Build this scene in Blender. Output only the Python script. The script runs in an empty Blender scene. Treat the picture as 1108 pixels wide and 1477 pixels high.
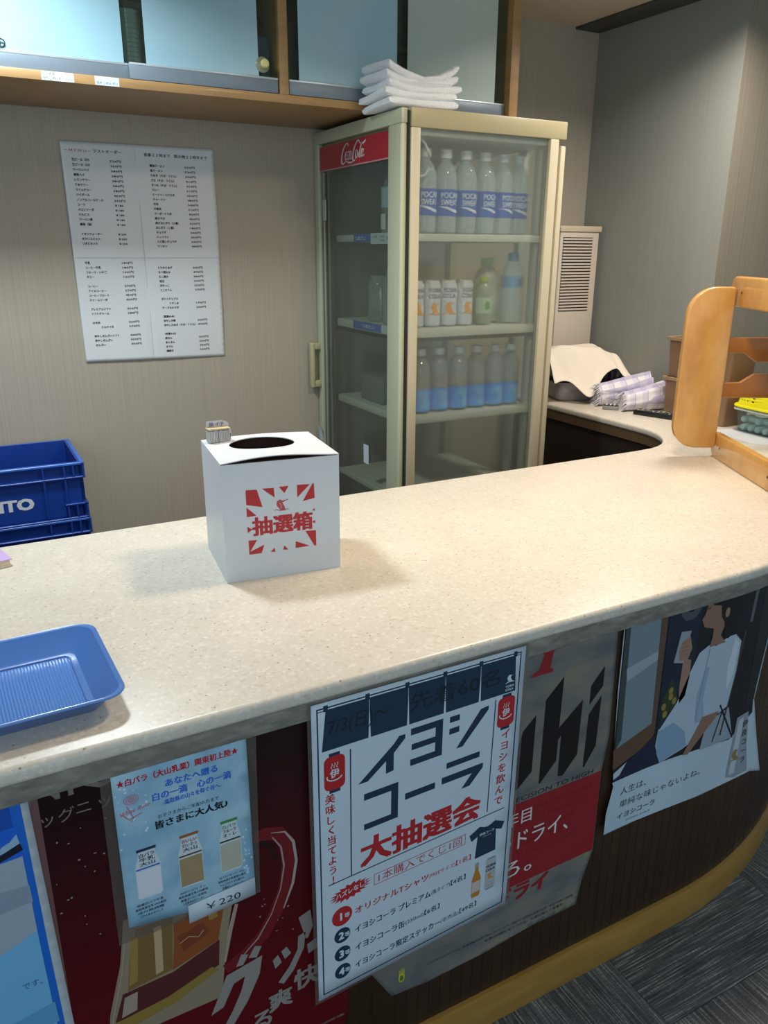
import bpy, bmesh, math, random
from math import sin, cos, pi, radians, sqrt, atan2
from mathutils import Vector, Matrix
from mathutils.geometry import tessellate_polygon

random.seed(7)
SC = bpy.context.scene
COL = SC.collection

# ------------------------------------------------------------------ camera
CAMZ = 1.585
YAW, PITCH, ROLL, FPX = 0.49558168, 0.32297041, -0.00516304, 1130.0
def camera():
    ca, sa, cb, sb, cc, sc_ = cos(YAW), sin(YAW), cos(PITCH), sin(PITCH), cos(ROLL), sin(ROLL)
    f = Vector((sa * cb, ca * cb, -sb)); r = Vector((ca, -sa, 0)); d = f.cross(r)
    r2 = cc * r + sc_ * d; d2 = -sc_ * r + cc * d
    cd = bpy.data.cameras.new('camera'); o = bpy.data.objects.new('camera', cd); COL.objects.link(o)
    m = Matrix((r2, -d2, -f)).transposed().to_4x4(); m.translation = Vector((0, 0, CAMZ))
    o.matrix_world = m
    cd.sensor_fit = 'HORIZONTAL'; cd.sensor_width = 36; cd.lens = 36 * FPX / 1108
    cd.clip_start = 0.02; cd.clip_end = 60
    SC.camera = o
camera()

# ------------------------------------------------------------------ light
w = bpy.data.worlds.new('world'); SC.world = w; w.use_nodes = True
bg = w.node_tree.nodes['Background']; bg.inputs[0].default_value = (0.58, 0.76, 0.92, 1); bg.inputs[1].default_value = 0.55

def area(name, loc, size, power, col, aim=None, sizey=None, spread=180):
    l = bpy.data.lights.new(name, 'AREA'); l.energy = power; l.color = col; l.size = size
    if sizey: l.shape = 'RECTANGLE'; l.size_y = sizey
    l.spread = radians(spread)
    o = bpy.data.objects.new(name, l); COL.objects.link(o); o.location = loc
    if aim:
        o.rotation_euler = (Vector(aim) - Vector(loc)).to_track_quat('-Z', 'Y').to_euler()
    return o
area('ceiling_lamp', (0.15, 2.12, 2.47), 0.20, 17, (0.86, 0.95, 1.0), spread=148)
area('ceiling_lamp', (1.34, 1.33, 2.47), 0.22, 16, (1.0, 0.80, 0.58), spread=150)
area('ceiling_lamp', (2.30, 1.90, 2.47), 0.30, 14, (1.0, 0.90, 0.80), spread=150)
area('hall_lamp', (-1.0, -1.6, 2.00), 1.5, 19, (0.80, 0.93, 1.0), aim=(0.6, 1.6, 1.3))

SC.view_settings.view_transform = 'Standard'
SC.view_settings.look = 'None'
SC.view_settings.gamma = 1
SC.view_settings.use_curve_mapping = False
SC.view_settings.exposure = 0.12

# ------------------------------------------------------------------ materials
def lin(c):
    if isinstance(c, str):
        c = tuple(int(c[i:i + 2], 16) / 255 for i in (0, 2, 4))
    return tuple((x / 12.92 if x <= 0.04045 else ((x + 0.055) / 1.055) ** 2.4) for x in c[:3]) + (1,)
MATS = {}
def M(key, col='808080', rough=0.5, metal=0.0, spec=0.5, trans=0.0, coat=0.0, sheen=0.0, sss=0.0):
    if key in MATS: return MATS[key]
    m = bpy.data.materials.new(key); m.use_nodes = True
    b = m.node_tree.nodes['Principled BSDF']
    b.inputs['Base Color'].default_value = lin(col)
    b.inputs['Roughness'].default_value = rough
    b.inputs['Metallic'].default_value = metal
    b.inputs['Specular IOR Level'].default_value = spec
    b.inputs['Transmission Weight'].default_value = trans
    b.inputs['Coat Weight'].default_value = coat
    b.inputs['Sheen Weight'].default_value = sheen
    b.inputs['Subsurface Weight'].default_value = sss
    MATS[key] = m
    return m
def nodes(m):
    nt = m.node_tree
    return nt, nt.nodes, nt.links, nt.nodes['Principled BSDF']
def coords(nt, kind='Object', scale=(1, 1, 1), rot=(0, 0, 0)):
    tc = nt.nodes.new('ShaderNodeTexCoord'); mp = nt.nodes.new('ShaderNodeMapping')
    mp.inputs['Scale'].default_value = scale; mp.inputs['Rotation'].default_value = rot
    nt.links.new(tc.outputs[kind], mp.inputs['Vector']); return mp.outputs[0]
def noise(nt, vec, scale, detail=2, rough=0.5):
    n = nt.nodes.new('ShaderNodeTexNoise'); n.inputs['Scale'].default_value = scale
    n.inputs['Detail'].default_value = detail; n.inputs['Roughness'].default_value = rough
    nt.links.new(vec, n.inputs['Vector']); return n.outputs['Fac']
def ramp(nt, fac, stops):
    r = nt.nodes.new('ShaderNodeValToRGB'); e = r.color_ramp.elements
    while len(e) < len(stops): e.new(0.5)
    for k, (p, c) in enumerate(stops):
        e[k].position = p; e[k].color = lin(c)
    nt.links.new(fac, r.inputs[0]); return r.outputs[0]
def mixc(nt, fac, a, b, blend='MIX'):
    mx = nt.nodes.new('ShaderNodeMix'); mx.data_type = 'RGBA'; mx.blend_type = blend
    for s, v in ((mx.inputs[0], fac), (mx.inputs[6], a), (mx.inputs[7], b)):
        if isinstance(v, (int, float)): s.default_value = v
        elif isinstance(v, (str, tuple)): s.default_value = lin(v)
        else: nt.links.new(v, s)
    return mx.outputs[2]
def bump(nt, h, bsdf, strength=0.2, dist=0.002):
    b = nt.nodes.new('ShaderNodeBump'); b.inputs['Strength'].default_value = strength; b.inputs['Distance'].default_value = dist
    nt.links.new(h, b.inputs['Height']); nt.links.new(b.outputs[0], bsdf.inputs['Normal'])

def m_counter():
    m = M('solid_surface', 'd9cdb8', 0.32); nt, N, L, b = nodes(m); v = coords(nt)
    base = ramp(nt, noise(nt, v, 9, 3), [(0.3, 'cbc4b6'), (0.7, 'd4cdc0')])
    vo = N.new('ShaderNodeTexVoronoi'); vo.inputs['Scale'].default_value = 170; L.new(v, vo.inputs['Vector'])
    sep = N.new('ShaderNodeSeparateColor'); L.new(vo.outputs['Color'], sep.inputs[0])
    c1 = ramp(nt, sep.outputs[0], [(0.0, 'b8ac9c'), (0.06, 'c5bbac'), (0.12, 'cec6b8'), (0.76, 'd1cabc'), (0.88, 'dbd5c8'), (1.0, 'e6e1d7')])
    n2 = noise(nt, v, 130, 4, 0.7)
    f2 = ramp(nt, n2, [(0.62, '000000'), (0.70, 'ffffff')])
    c = mixc(nt, 0.5, base, c1); c = mixc(nt, f2, c, 'baae9e')
    vo2 = N.new('ShaderNodeTexVoronoi'); vo2.inputs['Scale'].default_value = 75; L.new(v, vo2.inputs['Vector'])
    s2 = N.new('ShaderNodeSeparateColor'); L.new(vo2.outputs['Color'], s2.inputs[0])
    lt = N.new('ShaderNodeMath'); lt.operation = 'LESS_THAN'; lt.inputs[1].default_value = 0.13; L.new(vo2.outputs['Distance'], lt.inputs[0])
    gt = N.new('ShaderNodeMath'); gt.operation = 'GREATER_THAN'; gt.inputs[1].default_value = 0.72; L.new(s2.outputs[1], gt.inputs[0])
    mu = N.new('ShaderNodeMath'); mu.operation = 'MULTIPLY'; L.new(lt.outputs[0], mu.inputs[0]); L.new(gt.outputs[0], mu.inputs[1])
    c = mixc(nt, mu.outputs[0], c, '9b8c78')
    L.new(c, b.inputs['Base Color'])
    return m
def m_wall(key, c1, c2, axis):
    m = M(key, c1, 0.75, spec=0.25); nt, N, L, b = nodes(m)
    sc = (170, 170, 1.2)
    v = coords(nt, 'Object', sc)
    n = noise(nt, v, 1.0, 3, 0.6)
    c = ramp(nt, n, [(0.3, c1), (0.7, c2)])
    L.new(c, b.inputs['Base Color']); bump(nt, n, b, 0.22, 0.002)
    return m
def m_wood(key, dark, light, scale=(1, 12, 12), rough=0.35, coat=0.3, ns=2.2):
    m = M(key, light, rough, coat=coat); nt, N, L, b = nodes(m); v = coords(nt, 'Object', scale)
    n = noise(nt, v, ns, 5, 0.6)
    c = ramp(nt, n, [(0.32, dark), (0.68, light)])
    L.new(c, b.inputs['Base Color']); return m
def m_edge():
    m = M('worn_edge', '9c978c', 0.6); nt, N, L, b = nodes(m); v = coords(nt, 'Object', (1, 1, 3))
    n = noise(nt, v, 22, 4, 0.6)
    c = ramp(nt, n, [(0.30, '6a675e'), (0.5, '7e7b71'), (0.72, '98948a')]); L.new(c, b.inputs['Base Color']); return m
def m_carpet():
    m = M('carpet_pile', '4a4f54', 0.95, spec=0.1); nt, N, L, b = nodes(m)
    v = coords(nt, 'Object', (7, 280, 1)); n = noise(nt, v, 1.0, 3, 0.6)
    v2 = coords(nt, 'Object', (420, 60, 1)); n2 = noise(nt, v2, 1.0, 1)
    v3 = coords(nt, 'Object', (1.5, 14, 1)); n3 = noise(nt, v3, 1.0, 2)
    c = ramp(nt, n, [(0.30, '3c3d3e'), (0.46, '646664'), (0.56, '83857f'), (0.63, 'cfcfc6')])
    c = mixc(nt, ramp(nt, n2, [(0.42, '000000'), (0.62, 'bbbbbb')]), c, '34353a')
    c = mixc(nt, 0.35, c, ramp(nt, n3, [(0.35, '434546'), (0.65, '6a6d72')]))
    L.new(c, b.inputs['Base Color']); bump(nt, n, b, 0.6, 0.002); return m
def m_glass(key, tint='dfe8e4', haze=0.06, hazecol='b9c4bd', blur=0.0, gloss=1.0):
    if key in MATS: return MATS[key]
    m = bpy.data.materials.new(key); m.use_nodes = True; nt = m.node_tree; N = nt.nodes; L = nt.links
    N.remove(N['Principled BSDF']); out = N['Material Output']
    tr = N.new('ShaderNodeBsdfTransparent'); tr.inputs[0].default_value = lin(tint)
    gl = N.new('ShaderNodeBsdfGlossy'); gl.inputs['Roughness'].default_value = 0.03
    df = N.new('ShaderNodeBsdfDiffuse'); df.inputs[0].default_value = lin(hazecol)
    sh = tr.outputs[0]
    if blur > 0:
        rf = N.new('ShaderNodeBsdfRefraction'); rf.inputs['Color'].default_value = lin(tint)
        rf.inputs['Roughness'].default_value = 0.32; rf.inputs['IOR'].default_value = 1.06
        mb = N.new('ShaderNodeMixShader'); mb.inputs[0].default_value = blur
        L.new(sh, mb.inputs[1]); L.new(rf.outputs[0], mb.inputs[2]); sh = mb.outputs[0]
    m1 = N.new('ShaderNodeMixShader'); m1.inputs[0].default_value = haze
    L.new(sh, m1.inputs[1]); L.new(df.outputs[0], m1.inputs[2])
    lwt = N.new('ShaderNodeLayerWeight'); lwt.inputs[0].default_value = 0.5
    pw = N.new('ShaderNodeMath'); pw.operation = 'POWER'; pw.inputs[1].default_value = 5; L.new(lwt.outputs['Facing'], pw.inputs[0])
    mul = N.new('ShaderNodeMath'); mul.operation = 'MULTIPLY_ADD'; mul.inputs[1].default_value = 0.9 * gloss; mul.inputs[2].default_value = 0.05 * gloss; L.new(pw.outputs[0], mul.inputs[0])
    m2 = N.new('ShaderNodeMixShader'); L.new(mul.outputs[0], m2.inputs[0]); L.new(m1.outputs[0], m2.inputs[1]); L.new(gl.outputs[0], m2.inputs[2])
    L.new(m2.outputs[0], out.inputs['Surface'])
    MATS[key] = m; return m

# ------------------------------------------------------------------ mesh helpers
class MB:
    def __init__(s): s.v = []; s.f = []; s.m = []; s.sm = []
    def add(s, vs, fs, mi=0, smooth=False):
        o = len(s.v); s.v += [tuple(p) for p in vs]
        for f in fs: s.f.append(tuple(o + i for i in f)); s.m.append(mi); s.sm.append(smooth)
        return s
    def box(s, x0, x1, y0, y1, z0, z1, mi=0, bev=0.0, seg=2, mat=None):
        bm = bmesh.new(); bmesh.ops.create_cube(bm, size=1)
        for v in bm.verts:
            v.co = Vector((x0 + (v.co.x + .5) * (x1 - x0), y0 + (v.co.y + .5) * (y1 - y0), z0 + (v.co.z + .5) * (z1 - z0)))
        if bev > 0: bmesh.ops.bevel(bm, geom=bm.edges[:] + bm.verts[:], offset=bev, segments=seg, profile=0.5, affect='EDGES')
        return s.bm(bm, mi, bev > 0, mat)
    def bm(s, bm, mi=0, smooth=False, mat=None):
        bm.verts.ensure_lookup_table(); bm.verts.index_update()
        s.add([(mat @ v.co) if mat else v.co[:] for v in bm.verts], [[v.index for v in f.verts] for f in bm.faces], mi, smooth); bm.free(); return s
    def lathe(s, prof, n=24, mi=0, c=(0, 0, 0), cap=True, sq=None):
        vs = []; fs = []
        for (r, z) in prof:
            for k in range(n):
                a = 2 * pi * k / n
                rr = r if sq is None else r * sq(a)
                vs.append((c[0] + rr * cos(a), c[1] + rr * sin(a), c[2] + z))
        for i in range(len(prof) - 1):
            for k in range(n):
                k2 = (k + 1) % n; fs.append((i * n + k, i * n + k2, (i + 1) * n + k2, (i + 1) * n + k))
        s.add(vs, fs, mi, True)
        if cap:
            s.add(vs[:n], [tuple(reversed(range(n)))], mi); s.add(vs[-n:], [tuple(range(n))], mi)
        return s
    def prism(s, pts, fn, t0, t1, mi=0, bev=0, seg=2):
        """polygon pts (a,b) extruded from t0 to t1; fn(a,b,t)->xyz"""
        bm = bmesh.new(); n = len(pts)
        A = [bm.verts.new((p[0], p[1], t0)) for p in pts]; B = [bm.verts.new((p[0], p[1], t1)) for p in pts]
        bm.faces.new(list(reversed(A))); bm.faces.new(B)
        for i in range(n): bm.faces.new((A[i], A[(i + 1) % n], B[(i + 1) % n], B[i]))
        bmesh.ops.recalc_face_normals(bm, faces=bm.faces)
        if bev:
            ed = [e for e in bm.edges if abs(e.verts[0].co.z - e.verts[1].co.z) < 1e-9]
            bmesh.ops.bevel(bm, geom=ed, offset=bev, segments=seg, profile=0.5, affect='EDGES')
        for v in bm.verts: v.co = Vector(fn(*v.co))
        bmesh.ops.recalc_face_normals(bm, faces=bm.faces)
        return s.bm(bm, mi, bev > 0)
    def tube(s, path, r, n=8, mi=0, closed=False):
        P = [Vector(p) for p in path]; m = len(P); vs = []; fs = []
        up = Vector((0, 0, 1))
        for i, p in enumerate(P):
            t = (P[(i + 1) % m] - P[i - 1]) if closed else (P[min(i + 1, m - 1)] - P[max(i - 1, 0)])
            t.normalize(); a = t.cross(up)
            if a.length < 1e-3: a = t.cross(Vector((0, 1, 0)))
            a.normalize(); b = a.cross(t)
            rr = r[i] if isinstance(r, (list, tuple)) else r
            for k in range(n):
                q = 2 * pi * k / n; vs.append(p + a * rr * cos(q) + b * rr * sin(q))
        for i in range(m if closed else m - 1):
            j = (i + 1) % m
            for k in range(n):
                k2 = (k + 1) % n; fs.append((i * n + k, i * n + k2, j * n + k2, j * n + k))
        s.add(vs, fs, mi, True)
        if not closed:
            s.add(vs[:n], [tuple(range(n))], mi); s.add(vs[-n:], [tuple(range(n))], mi)
        return s
    def grid(s, nu, nv, fn, mi=0, smooth=True):
        vs = [fn(i / nu, j / nv) for j in range(nv + 1) for i in range(nu + 1)]
        fs = [(j * (nu + 1) + i, j * (nu + 1) + i + 1, (j + 1) * (nu + 1) + i + 1, (j + 1) * (nu + 1) + i) for j in range(nv) for i in range(nu)]
        return s.add(vs, fs, mi, smooth)
    def build(s, name, mats, parent=None, world=False, recalc=True, sharp=35):
        me = bpy.data.meshes.new(name)
        me.from_pydata(s.v, [], s.f)
        if not isinstance(mats, (list, tuple)): mats = [mats]
        for m in mats: me.materials.append(m)
        me.polygons.foreach_set('material_index', s.m)
        me.polygons.foreach_set('use_smooth', s.sm)
        if recalc:
            b = bmesh.new(); b.from_mesh(me); bmesh.ops.recalc_face_normals(b, faces=b.faces); b.to_mesh(me); b.free()
        if any(s.sm): me.set_sharp_from_angle(angle=radians(sharp))
        o = bpy.data.objects.new(name, me); COL.objects.link(o)
        if parent is not None:
            if world: me.transform(parent_mat(parent).inverted())
            o.parent = parent
        return o
def parent_mat(p):
    m = Matrix.Translation(p.location) @ Matrix.Rotation(p.rotation_euler.z, 4, 'Z')
    return (parent_mat(p.parent) @ m) if p.parent else m
def thing(name, label, cat, loc, rz=0, group=None):
    o = bpy.data.objects.new(name, None); COL.objects.link(o); o.empty_display_size = 0.05
    o.location = loc; o.rotation_euler = (0, 0, rz); o['label'] = label; o['category'] = cat
    if group: o['group'] = group
    return o
def tag(o, label, cat, group=None):
    o['label'] = label; o['category'] = cat
    if group: o['group'] = group
    return o
def structure(o): o['kind'] = 'structure'; return o
def dup(root, loc, rz=None, label=None):
    r = root.copy(); COL.objects.link(r); r.location = loc
    if rz is not None: r.rotation_euler = (0, 0, rz)
    if label: r['label'] = label
    for ch in list(root.children):
        c = ch.copy(); COL.objects.link(c); c.parent = r
        for g in list(ch.children):
            d = g.copy(); COL.objects.link(d); d.parent = c
    return r

# ------------------------------------------------------------------ flat print (ink shapes on paper)
_tc = bpy.data.curves.new('glyphs', 'FONT'); _to = bpy.data.objects.new('glyphs', _tc); COL.objects.link(_to)
_cache = {}
def glyphs(txt, bold, res):
    k = (txt, bold, res)
    if k not in _cache:
        _tc.body = txt; _tc.offset = bold; _tc.resolution_u = res
        dg = bpy.context.evaluated_depsgraph_get(); dg.update()
        ev = _to.evaluated_get(dg); me = ev.to_mesh()
        vs = [(v.co.x, v.co.y) for v in me.vertices]; fs = [tuple(p.vertices) for p in me.polygons]
        ev.to_mesh_clear(); _cache[k] = (vs, fs)
    return _cache[k]
class Ink:
    """design coordinates in mm: u right, v down; surf(u, v, lift_mm) -> world point"""
    def __init__(s, surf, step=0):
        s.surf = surf; s.step = step; s.v = []; s.f = []; s.m = []; s.mats = []; s.lay = 0
    def mi(s, mat):
        if mat not in s.mats: s.mats.append(mat)
        return s.mats.index(mat)
    def tris(s, vs, fs, mat, lift):
        mi = s.mi(mat)
        if s.step:
            vs = list(vs); out = []; stack = [tuple(f) for f in fs]; mid = {}
            while stack:
                t = stack.pop()
                if len(t) > 3:
                    for i in range(1, len(t) - 1): stack.append((t[0], t[i], t[i + 1]))
                    continue
                L = [(vs[t[i]][0] - vs[t[(i + 1) % 3]][0]) ** 2 + (vs[t[i]][1] - vs[t[(i + 1) % 3]][1]) ** 2 for i in range(3)]
                k = L.index(max(L))
                if L[k] > s.step ** 2:
                    a, b, c = t[k], t[(k + 1) % 3], t[(k + 2) % 3]; key = (min(a, b), max(a, b))
                    if key not in mid:
                        mid[key] = len(vs); vs.append(((vs[a][0] + vs[b][0]) / 2, (vs[a][1] + vs[b][1]) / 2))
                    q = mid[key]; stack.append((a, q, c)); stack.append((q, b, c))
                else: out.append(t)
            fs = out
        o = len(s.v)
        s.v += [tuple(s.surf(p[0], p[1], lift)) for p in vs]
        for f in fs: s.f.append(tuple(o + i for i in f)); s.m.append(mi)
    def poly(s, pts, mat, lift=0.3):
        t = tessellate_polygon([[Vector((p[0], p[1], 0)) for p in pts]])
        s.tris(pts, t, mat, lift)
    def rect(s, x0, y0, x1, y1, mat, lift=0.3): s.tris([(x0, y0), (x1, y0), (x1, y1), (x0, y1)], [(0, 1, 2, 3)], mat, lift)
    def ell(s, cx, cy, rx, ry, mat, lift=0.3, n=24, a0=0, a1=2 * pi):
        s.poly([(cx + rx * cos(a0 + (a1 - a0) * i / n), cy + ry * sin(a0 + (a1 - a0) * i / n)) for i in range(n)], mat, lift)
    def line(s, pts, wd, mat, lift=0.3):
        n = len(pts); A = []; B = []
        for i, p in enumerate(pts):
            q0 = pts[max(i - 1, 0)]; q1 = pts[min(i + 1, n - 1)]; dx, dy = q1[0] - q0[0], q1[1] - q0[1]; l = sqrt(dx * dx + dy * dy) or 1
            ww = (wd[i] if isinstance(wd, (list, tuple)) else wd) / 2
            A.append((p[0] - dy / l * ww, p[1] + dx / l * ww)); B.append((p[0] + dy / l * ww, p[1] - dx / l * ww))
        s.tris(A + B, [(i, i + 1, n + i + 1, n + i) for i in range(n - 1)], mat, lift)
    def frame(s, x0, y0, x1, y1, wd, mat, lift=0.3):
        s.rect(x0, y0, x1, y0 + wd, mat, lift); s.rect(x0, y1 - wd, x1, y1, mat, lift)
        s.rect(x0, y0 + wd, x0 + wd, y1 - wd, mat, lift); s.rect(x1 - wd, y0 + wd, x1, y1 - wd, mat, lift)
    def text(s, txt, u, v, size, mat, w=None, bold=0.0, lift=0.35, shear=0, slope=0, res=2, hs=1.0, center=False):
        vs, fs = glyphs(txt, 0.0, res)
        if not vs: return
        x0 = min(p[0] for p in vs); x1 = max(p[0] for p in vs)
        sx = (w / (x1 - x0)) if w else size * hs
        off = -(x1 - x0) * sx / 2 if center else 0
        q = []
        for p in vs:
            X = (p[0] - x0) * sx + off; Y = p[1] * size
            q.append((u + X + shear * Y, v - Y + slope * X))
        if bold > 0.005:
            d = bold * size
            for k, (dx, dy) in enumerate(((-d, -d * .6), (d, -d * .6), (-d, d * .6), (d, d * .6)) if bold > 0.015 else ((-d, 0), (d, 0))):
                s.tris([(x + dx, y + dy) for x, y in q], fs, mat, lift + 0.004 * k)
        if bold <= 0.015 or bold > 0.03: s.tris(q, fs, mat, lift)
    def vtext(s, txt, u, v, size, step, mat, bold=0.0, lift=0.35, du=0):
        for i, ch in enumerate(txt):
            s.text(ch, u + du * i, v + step * i, size, mat, bold=bold, lift=lift, center=True)
    def build(s, name, parent=None, world=True):
        m = MB(); m.v = s.v; m.f = s.f; m.m = s.m; m.sm = [False] * len(s.f)
        return m.build(name, s.mats, parent, world, recalc=False)
def ink(c, rough=0.55): return M('ink_' + c, c, rough)
def grain(mb_mat): return mb_mat

# ================================================================== SETTING
wallm = m_wall('ribbed_wallpaper', 'a8a091', 'b2aa9b', 'x')
wallm2 = m_wall('grey_wallpaper', '8e928d', '949893', 'y')
ceilm = M('ceiling_paint', 'c9bda9', 0.9)
floor = structure(MB().box(-2.5, 5, -2.5, 3.2, -0.05, -0.006).build('floor', M('floor_glue', '2c2e30', 0.9)))
cm = m_carpet(); tile_me = None
for i in range(-1, 5):
    for j in range(-3, 3):
        cx = 1.145 + 0.5 * i + 0.25; cy = 0.807 + 0.5 * j + 0.25
        if cx < 0.3 or cx > 3.6 or (cy > 1.1 and cx < 1.7): continue
        if tile_me is None:
            t = MB().box(-0.2495, 0.2495, -0.2495, 0.2495, -0.006, 0.0, bev=0.0015, seg=1).build('carpet_tile', cm, floor); tile_me = t.data
        else:
            t = bpy.data.objects.new('carpet_tile', tile_me); COL.objects.link(t); t.parent = floor
        t.location = (cx, cy, 0)
        t.rotation_euler = (0, 0, pi / 2 if (i + j) % 2 else 0)
structure(MB().box(-2.5, 2.68, 3.0, 3.1, 0, 2.6).build('wall_back', wallm))
structure(MB().box(2.68, 2.78, 2.2206, 3.0, 0, 2.6).build('wall_right', wallm2))
structure(MB().box(2.6804, 5.0, 2.22, 2.2204, 0, 2.6).build('wall_front', m_wall('brown_wallpaper', '857e6e', '928b7b', 'x')))
structure(MB().box(-2.5, 5.0, -0.6, 3.05, 2.496, 2.6).build('ceiling', ceilm))
structure(MB().box(2.545, 2.68, 0.5, 3.0, 2.486, 2.4965, bev=0.002).build('trim_1', M('ceiling_slot', '454843', 0.7)))

# ================================================================== COUNTER
R0 = 1.20; AC = 35
def outline(y0, R, inner=False):
    pts = [(-1.3, y0)]
    for k in range(0, 13):
        a = radians(AC * k / 12); pts.append((1.35 + R * sin(a), y0 + R * (1 - cos(a))))
    a = radians(AC); e = pts[-1]; L = (3.05 - e[0]) / cos(a)
    pts.append((3.05, e[1] + L * sin(a)))
    return pts
counter = thing('service_counter', 'long cream speckled service counter with dark ribbed front and wooden kick strip', 'counter', (0.8, 1.4, 0))
def inner_edge():
    pts = []
    # from side edge at the wall down to the corner and along the staff side
    pts.append((2.245, 2.995)); pts.append((2.245, 2.12))
    for k in range(1, 9):
        a = radians(90 * k / 9); pts.append((1.975 + 0.27 * cos(a), 2.12 - 0.275 * sin(a)))
    pts.append((1.95, 1.845)); pts.append((-1.3, 1.842))
    return pts
top_poly = outline(0.968, R0 + 0.032) + [(3.05, 2.215), (2.675, 2.215), (2.675, 2.995)] + inner_edge()
mb = MB(); mb.prism(top_poly, lambda a, b, t: (a, b, t), 0.926, 0.953, bev=0.009, seg=3)
mb.build('countertop', m_counter(), counter, True)
strip_poly = outline(0.984, R0 + 0.016) + list(reversed(outline(1.02, R0 - 0.02)))
MB().prism(strip_poly, lambda a, b, t: (a, b, t), 0.886, 0.9262, bev=0.003, seg=2).build('edge_strip', m_edge(), counter, True)
# grooved front panel
pts = outline(1.0, R0)
def resample(pts, step):
    out = []; acc = 0
    for i in range(len(pts) - 1):
        a, b = Vector(pts[i]), Vector(pts[i + 1]); L = (b - a).length; n = max(1, int(round(L / step)))
        for k in range(n): out.append((a.lerp(b, k / n), (b - a).normalized()))
    out.append((Vector(pts[-1]), (b - a).normalized())); return out
seg = resample(pts, 0.026); vs = []
for p, t in seg:
    nrm = Vector((t.y, -t.x))
    for d, off in ((-0.0014, 0), (-0.0006, -0.0012), (0.0006, -0.0012), (0.0014, 0)):
        q = p + t * d + nrm * off; vs.append((q.x, q.y))
n = len(vs); V = [(x, y, 0.09) for x, y in vs] + [(x, y, 0.89) for x, y in vs]
panelm = m_wood('dark_panel', '2c1c0e', '3a2614', (1, 1, 0.15), 0.42, 0.15, 30)
MB().add(V, [(i, i + 1, n + i + 1, n + i) for i in range(n - 1)]).build('front_panel', panelm, counter, True)
kickm = m_wood('kick_wood', '9c7433', 'b0863f', (2, 2, 14), 0.4, 0.2)
kick = outline(0.990, R0 + 0.010) + list(reversed(outline(1.03, R0 - 0.03)))
MB().prism(kick, lambda a, b, t: (a, b, t), 0.0005, 0.096, bev=0.002).build('kick_strip', kickm, counter, True)
def arc_band(r0, r1):
    A = [(1.975 + r * cos(radians(a)), 2.12 - r * sin(radians(a))) for r, a in [(r0, q) for q in range(0, 91, 9)]]
    B = [(1.975 + r * cos(radians(a)), 2.12 - r * sin(radians(a))) for r, a in [(r1, q) for q in range(90, -1, -9)]]
    return [(1.975 + r0, 2.99)] + A + B + [(1.975 + r1, 2.99)]
MB().prism(arc_band(0.292, 0.300), lambda a, b, t: (a, b, t), 0.0, 0.9262).build('inner_panel', M('inner_dark', '20140b', 0.7), counter, True)
MB().box(-1.3, 1.95, 1.80, 1.82, 0, 0.9262).build('inner_panel', M('inner_dark'), counter, True)
MB().prism(arc_band(0.278, 0.2915), lambda a, b, t: (a, b, t), 0.888, 0.9262).build('support_rail', M('rail_wood', '5a4630', 0.6), counter, True)

# ================================================================== PAPERS ON THE COUNTER FRONT
def panel_y(x): return 1.0 if x < 1.35 else 2.2 - sqrt(max(1.44 - (x - 1.35) ** 2, 0.01))
def sheet_surf(gap):
    """apparent position on the plane y = 0.997 (mm from the camera's foot point) -> point of the hanging sheet"""
    def f(u, v, lift=0.0):
        x = u / 1000.0; z = -v / 1000.0
        y = panel_y(x) - gap(x, v / 1000.0) - lift / 1000.0
        k = y / 0.997
        return (x * k, y, CAMZ + z * k)
    return f
def sheet(name, pts, surf, mat, parent, step=25, thick=0.4):
    """a sheet of paper with the outline pts, slightly thick"""
    I = Ink(surf, step); I.poly(pts, mat, 0.0)
    m = MB(); m.v = I.v; m.f = I.f; m.m = I.m; m.sm = [True] * len(I.f)
    b = bmesh.new(); vv = [b.verts.new(p) for p in m.v]
    for f in m.f:
        try: b.faces.new([vv[i] for i in f])
        except ValueError: pass
    bmesh.ops.remove_doubles(b, verts=b.verts, dist=1e-5)
    o = MB().bm(b, 0, True).build(name, [mat], parent, True)
    if thick:
        sm = o.modifiers.new('thickness', 'SOLIDIFY'); sm.thickness = thick / 1000; sm.offset = 0
    return o
def paper(c, rough=0.5): return M('paper_' + c, c, rough, spec=0.4)

# ---- beer poster (dark red), behind the others
beer = thing('beer_poster', 'dark red beer poster with a glass mug and grey lettering behind the milk flyer', 'poster', (0.25, 0.998, 0.25))
sf = sheet_surf(lambda x, v: 0.002)
redm = M('poster_red', '4a0a10', 0.35)
nt, N, L, b = nodes(redm); v = coords(nt, 'Object', (1, 1, 1))
sx = N.new('ShaderNodeSeparateXYZ'); L.new(v, sx.inputs[0])
L.new(ramp(nt, sx.outputs[2], [(0.15, '5e0a13'), (0.60, '1c070a')]), b.inputs['Base Color'])
sheet('paper_sheet', [(-8, 680), (470, 680), (470, 1290), (470, 1345), (462, 1385), (380, 1500), (-8, 1500)], sf, redm, beer)
I = Ink(sf, 40)
gt = ink('766c64'); I.rect(-8, 690, 8, 1480, ink('6b4a47'), 0.4)
I.text('NIG', -8, 716, 92, gt, w=114, lift=0.5)
for ch, x, z in (('ッ', 8, 754), ('グ', 30, 754), ('ニ', 54, 750), ('ッ', 84, 750)): I.text(ch, x, z, 24, gt, lift=0.5)
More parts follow.
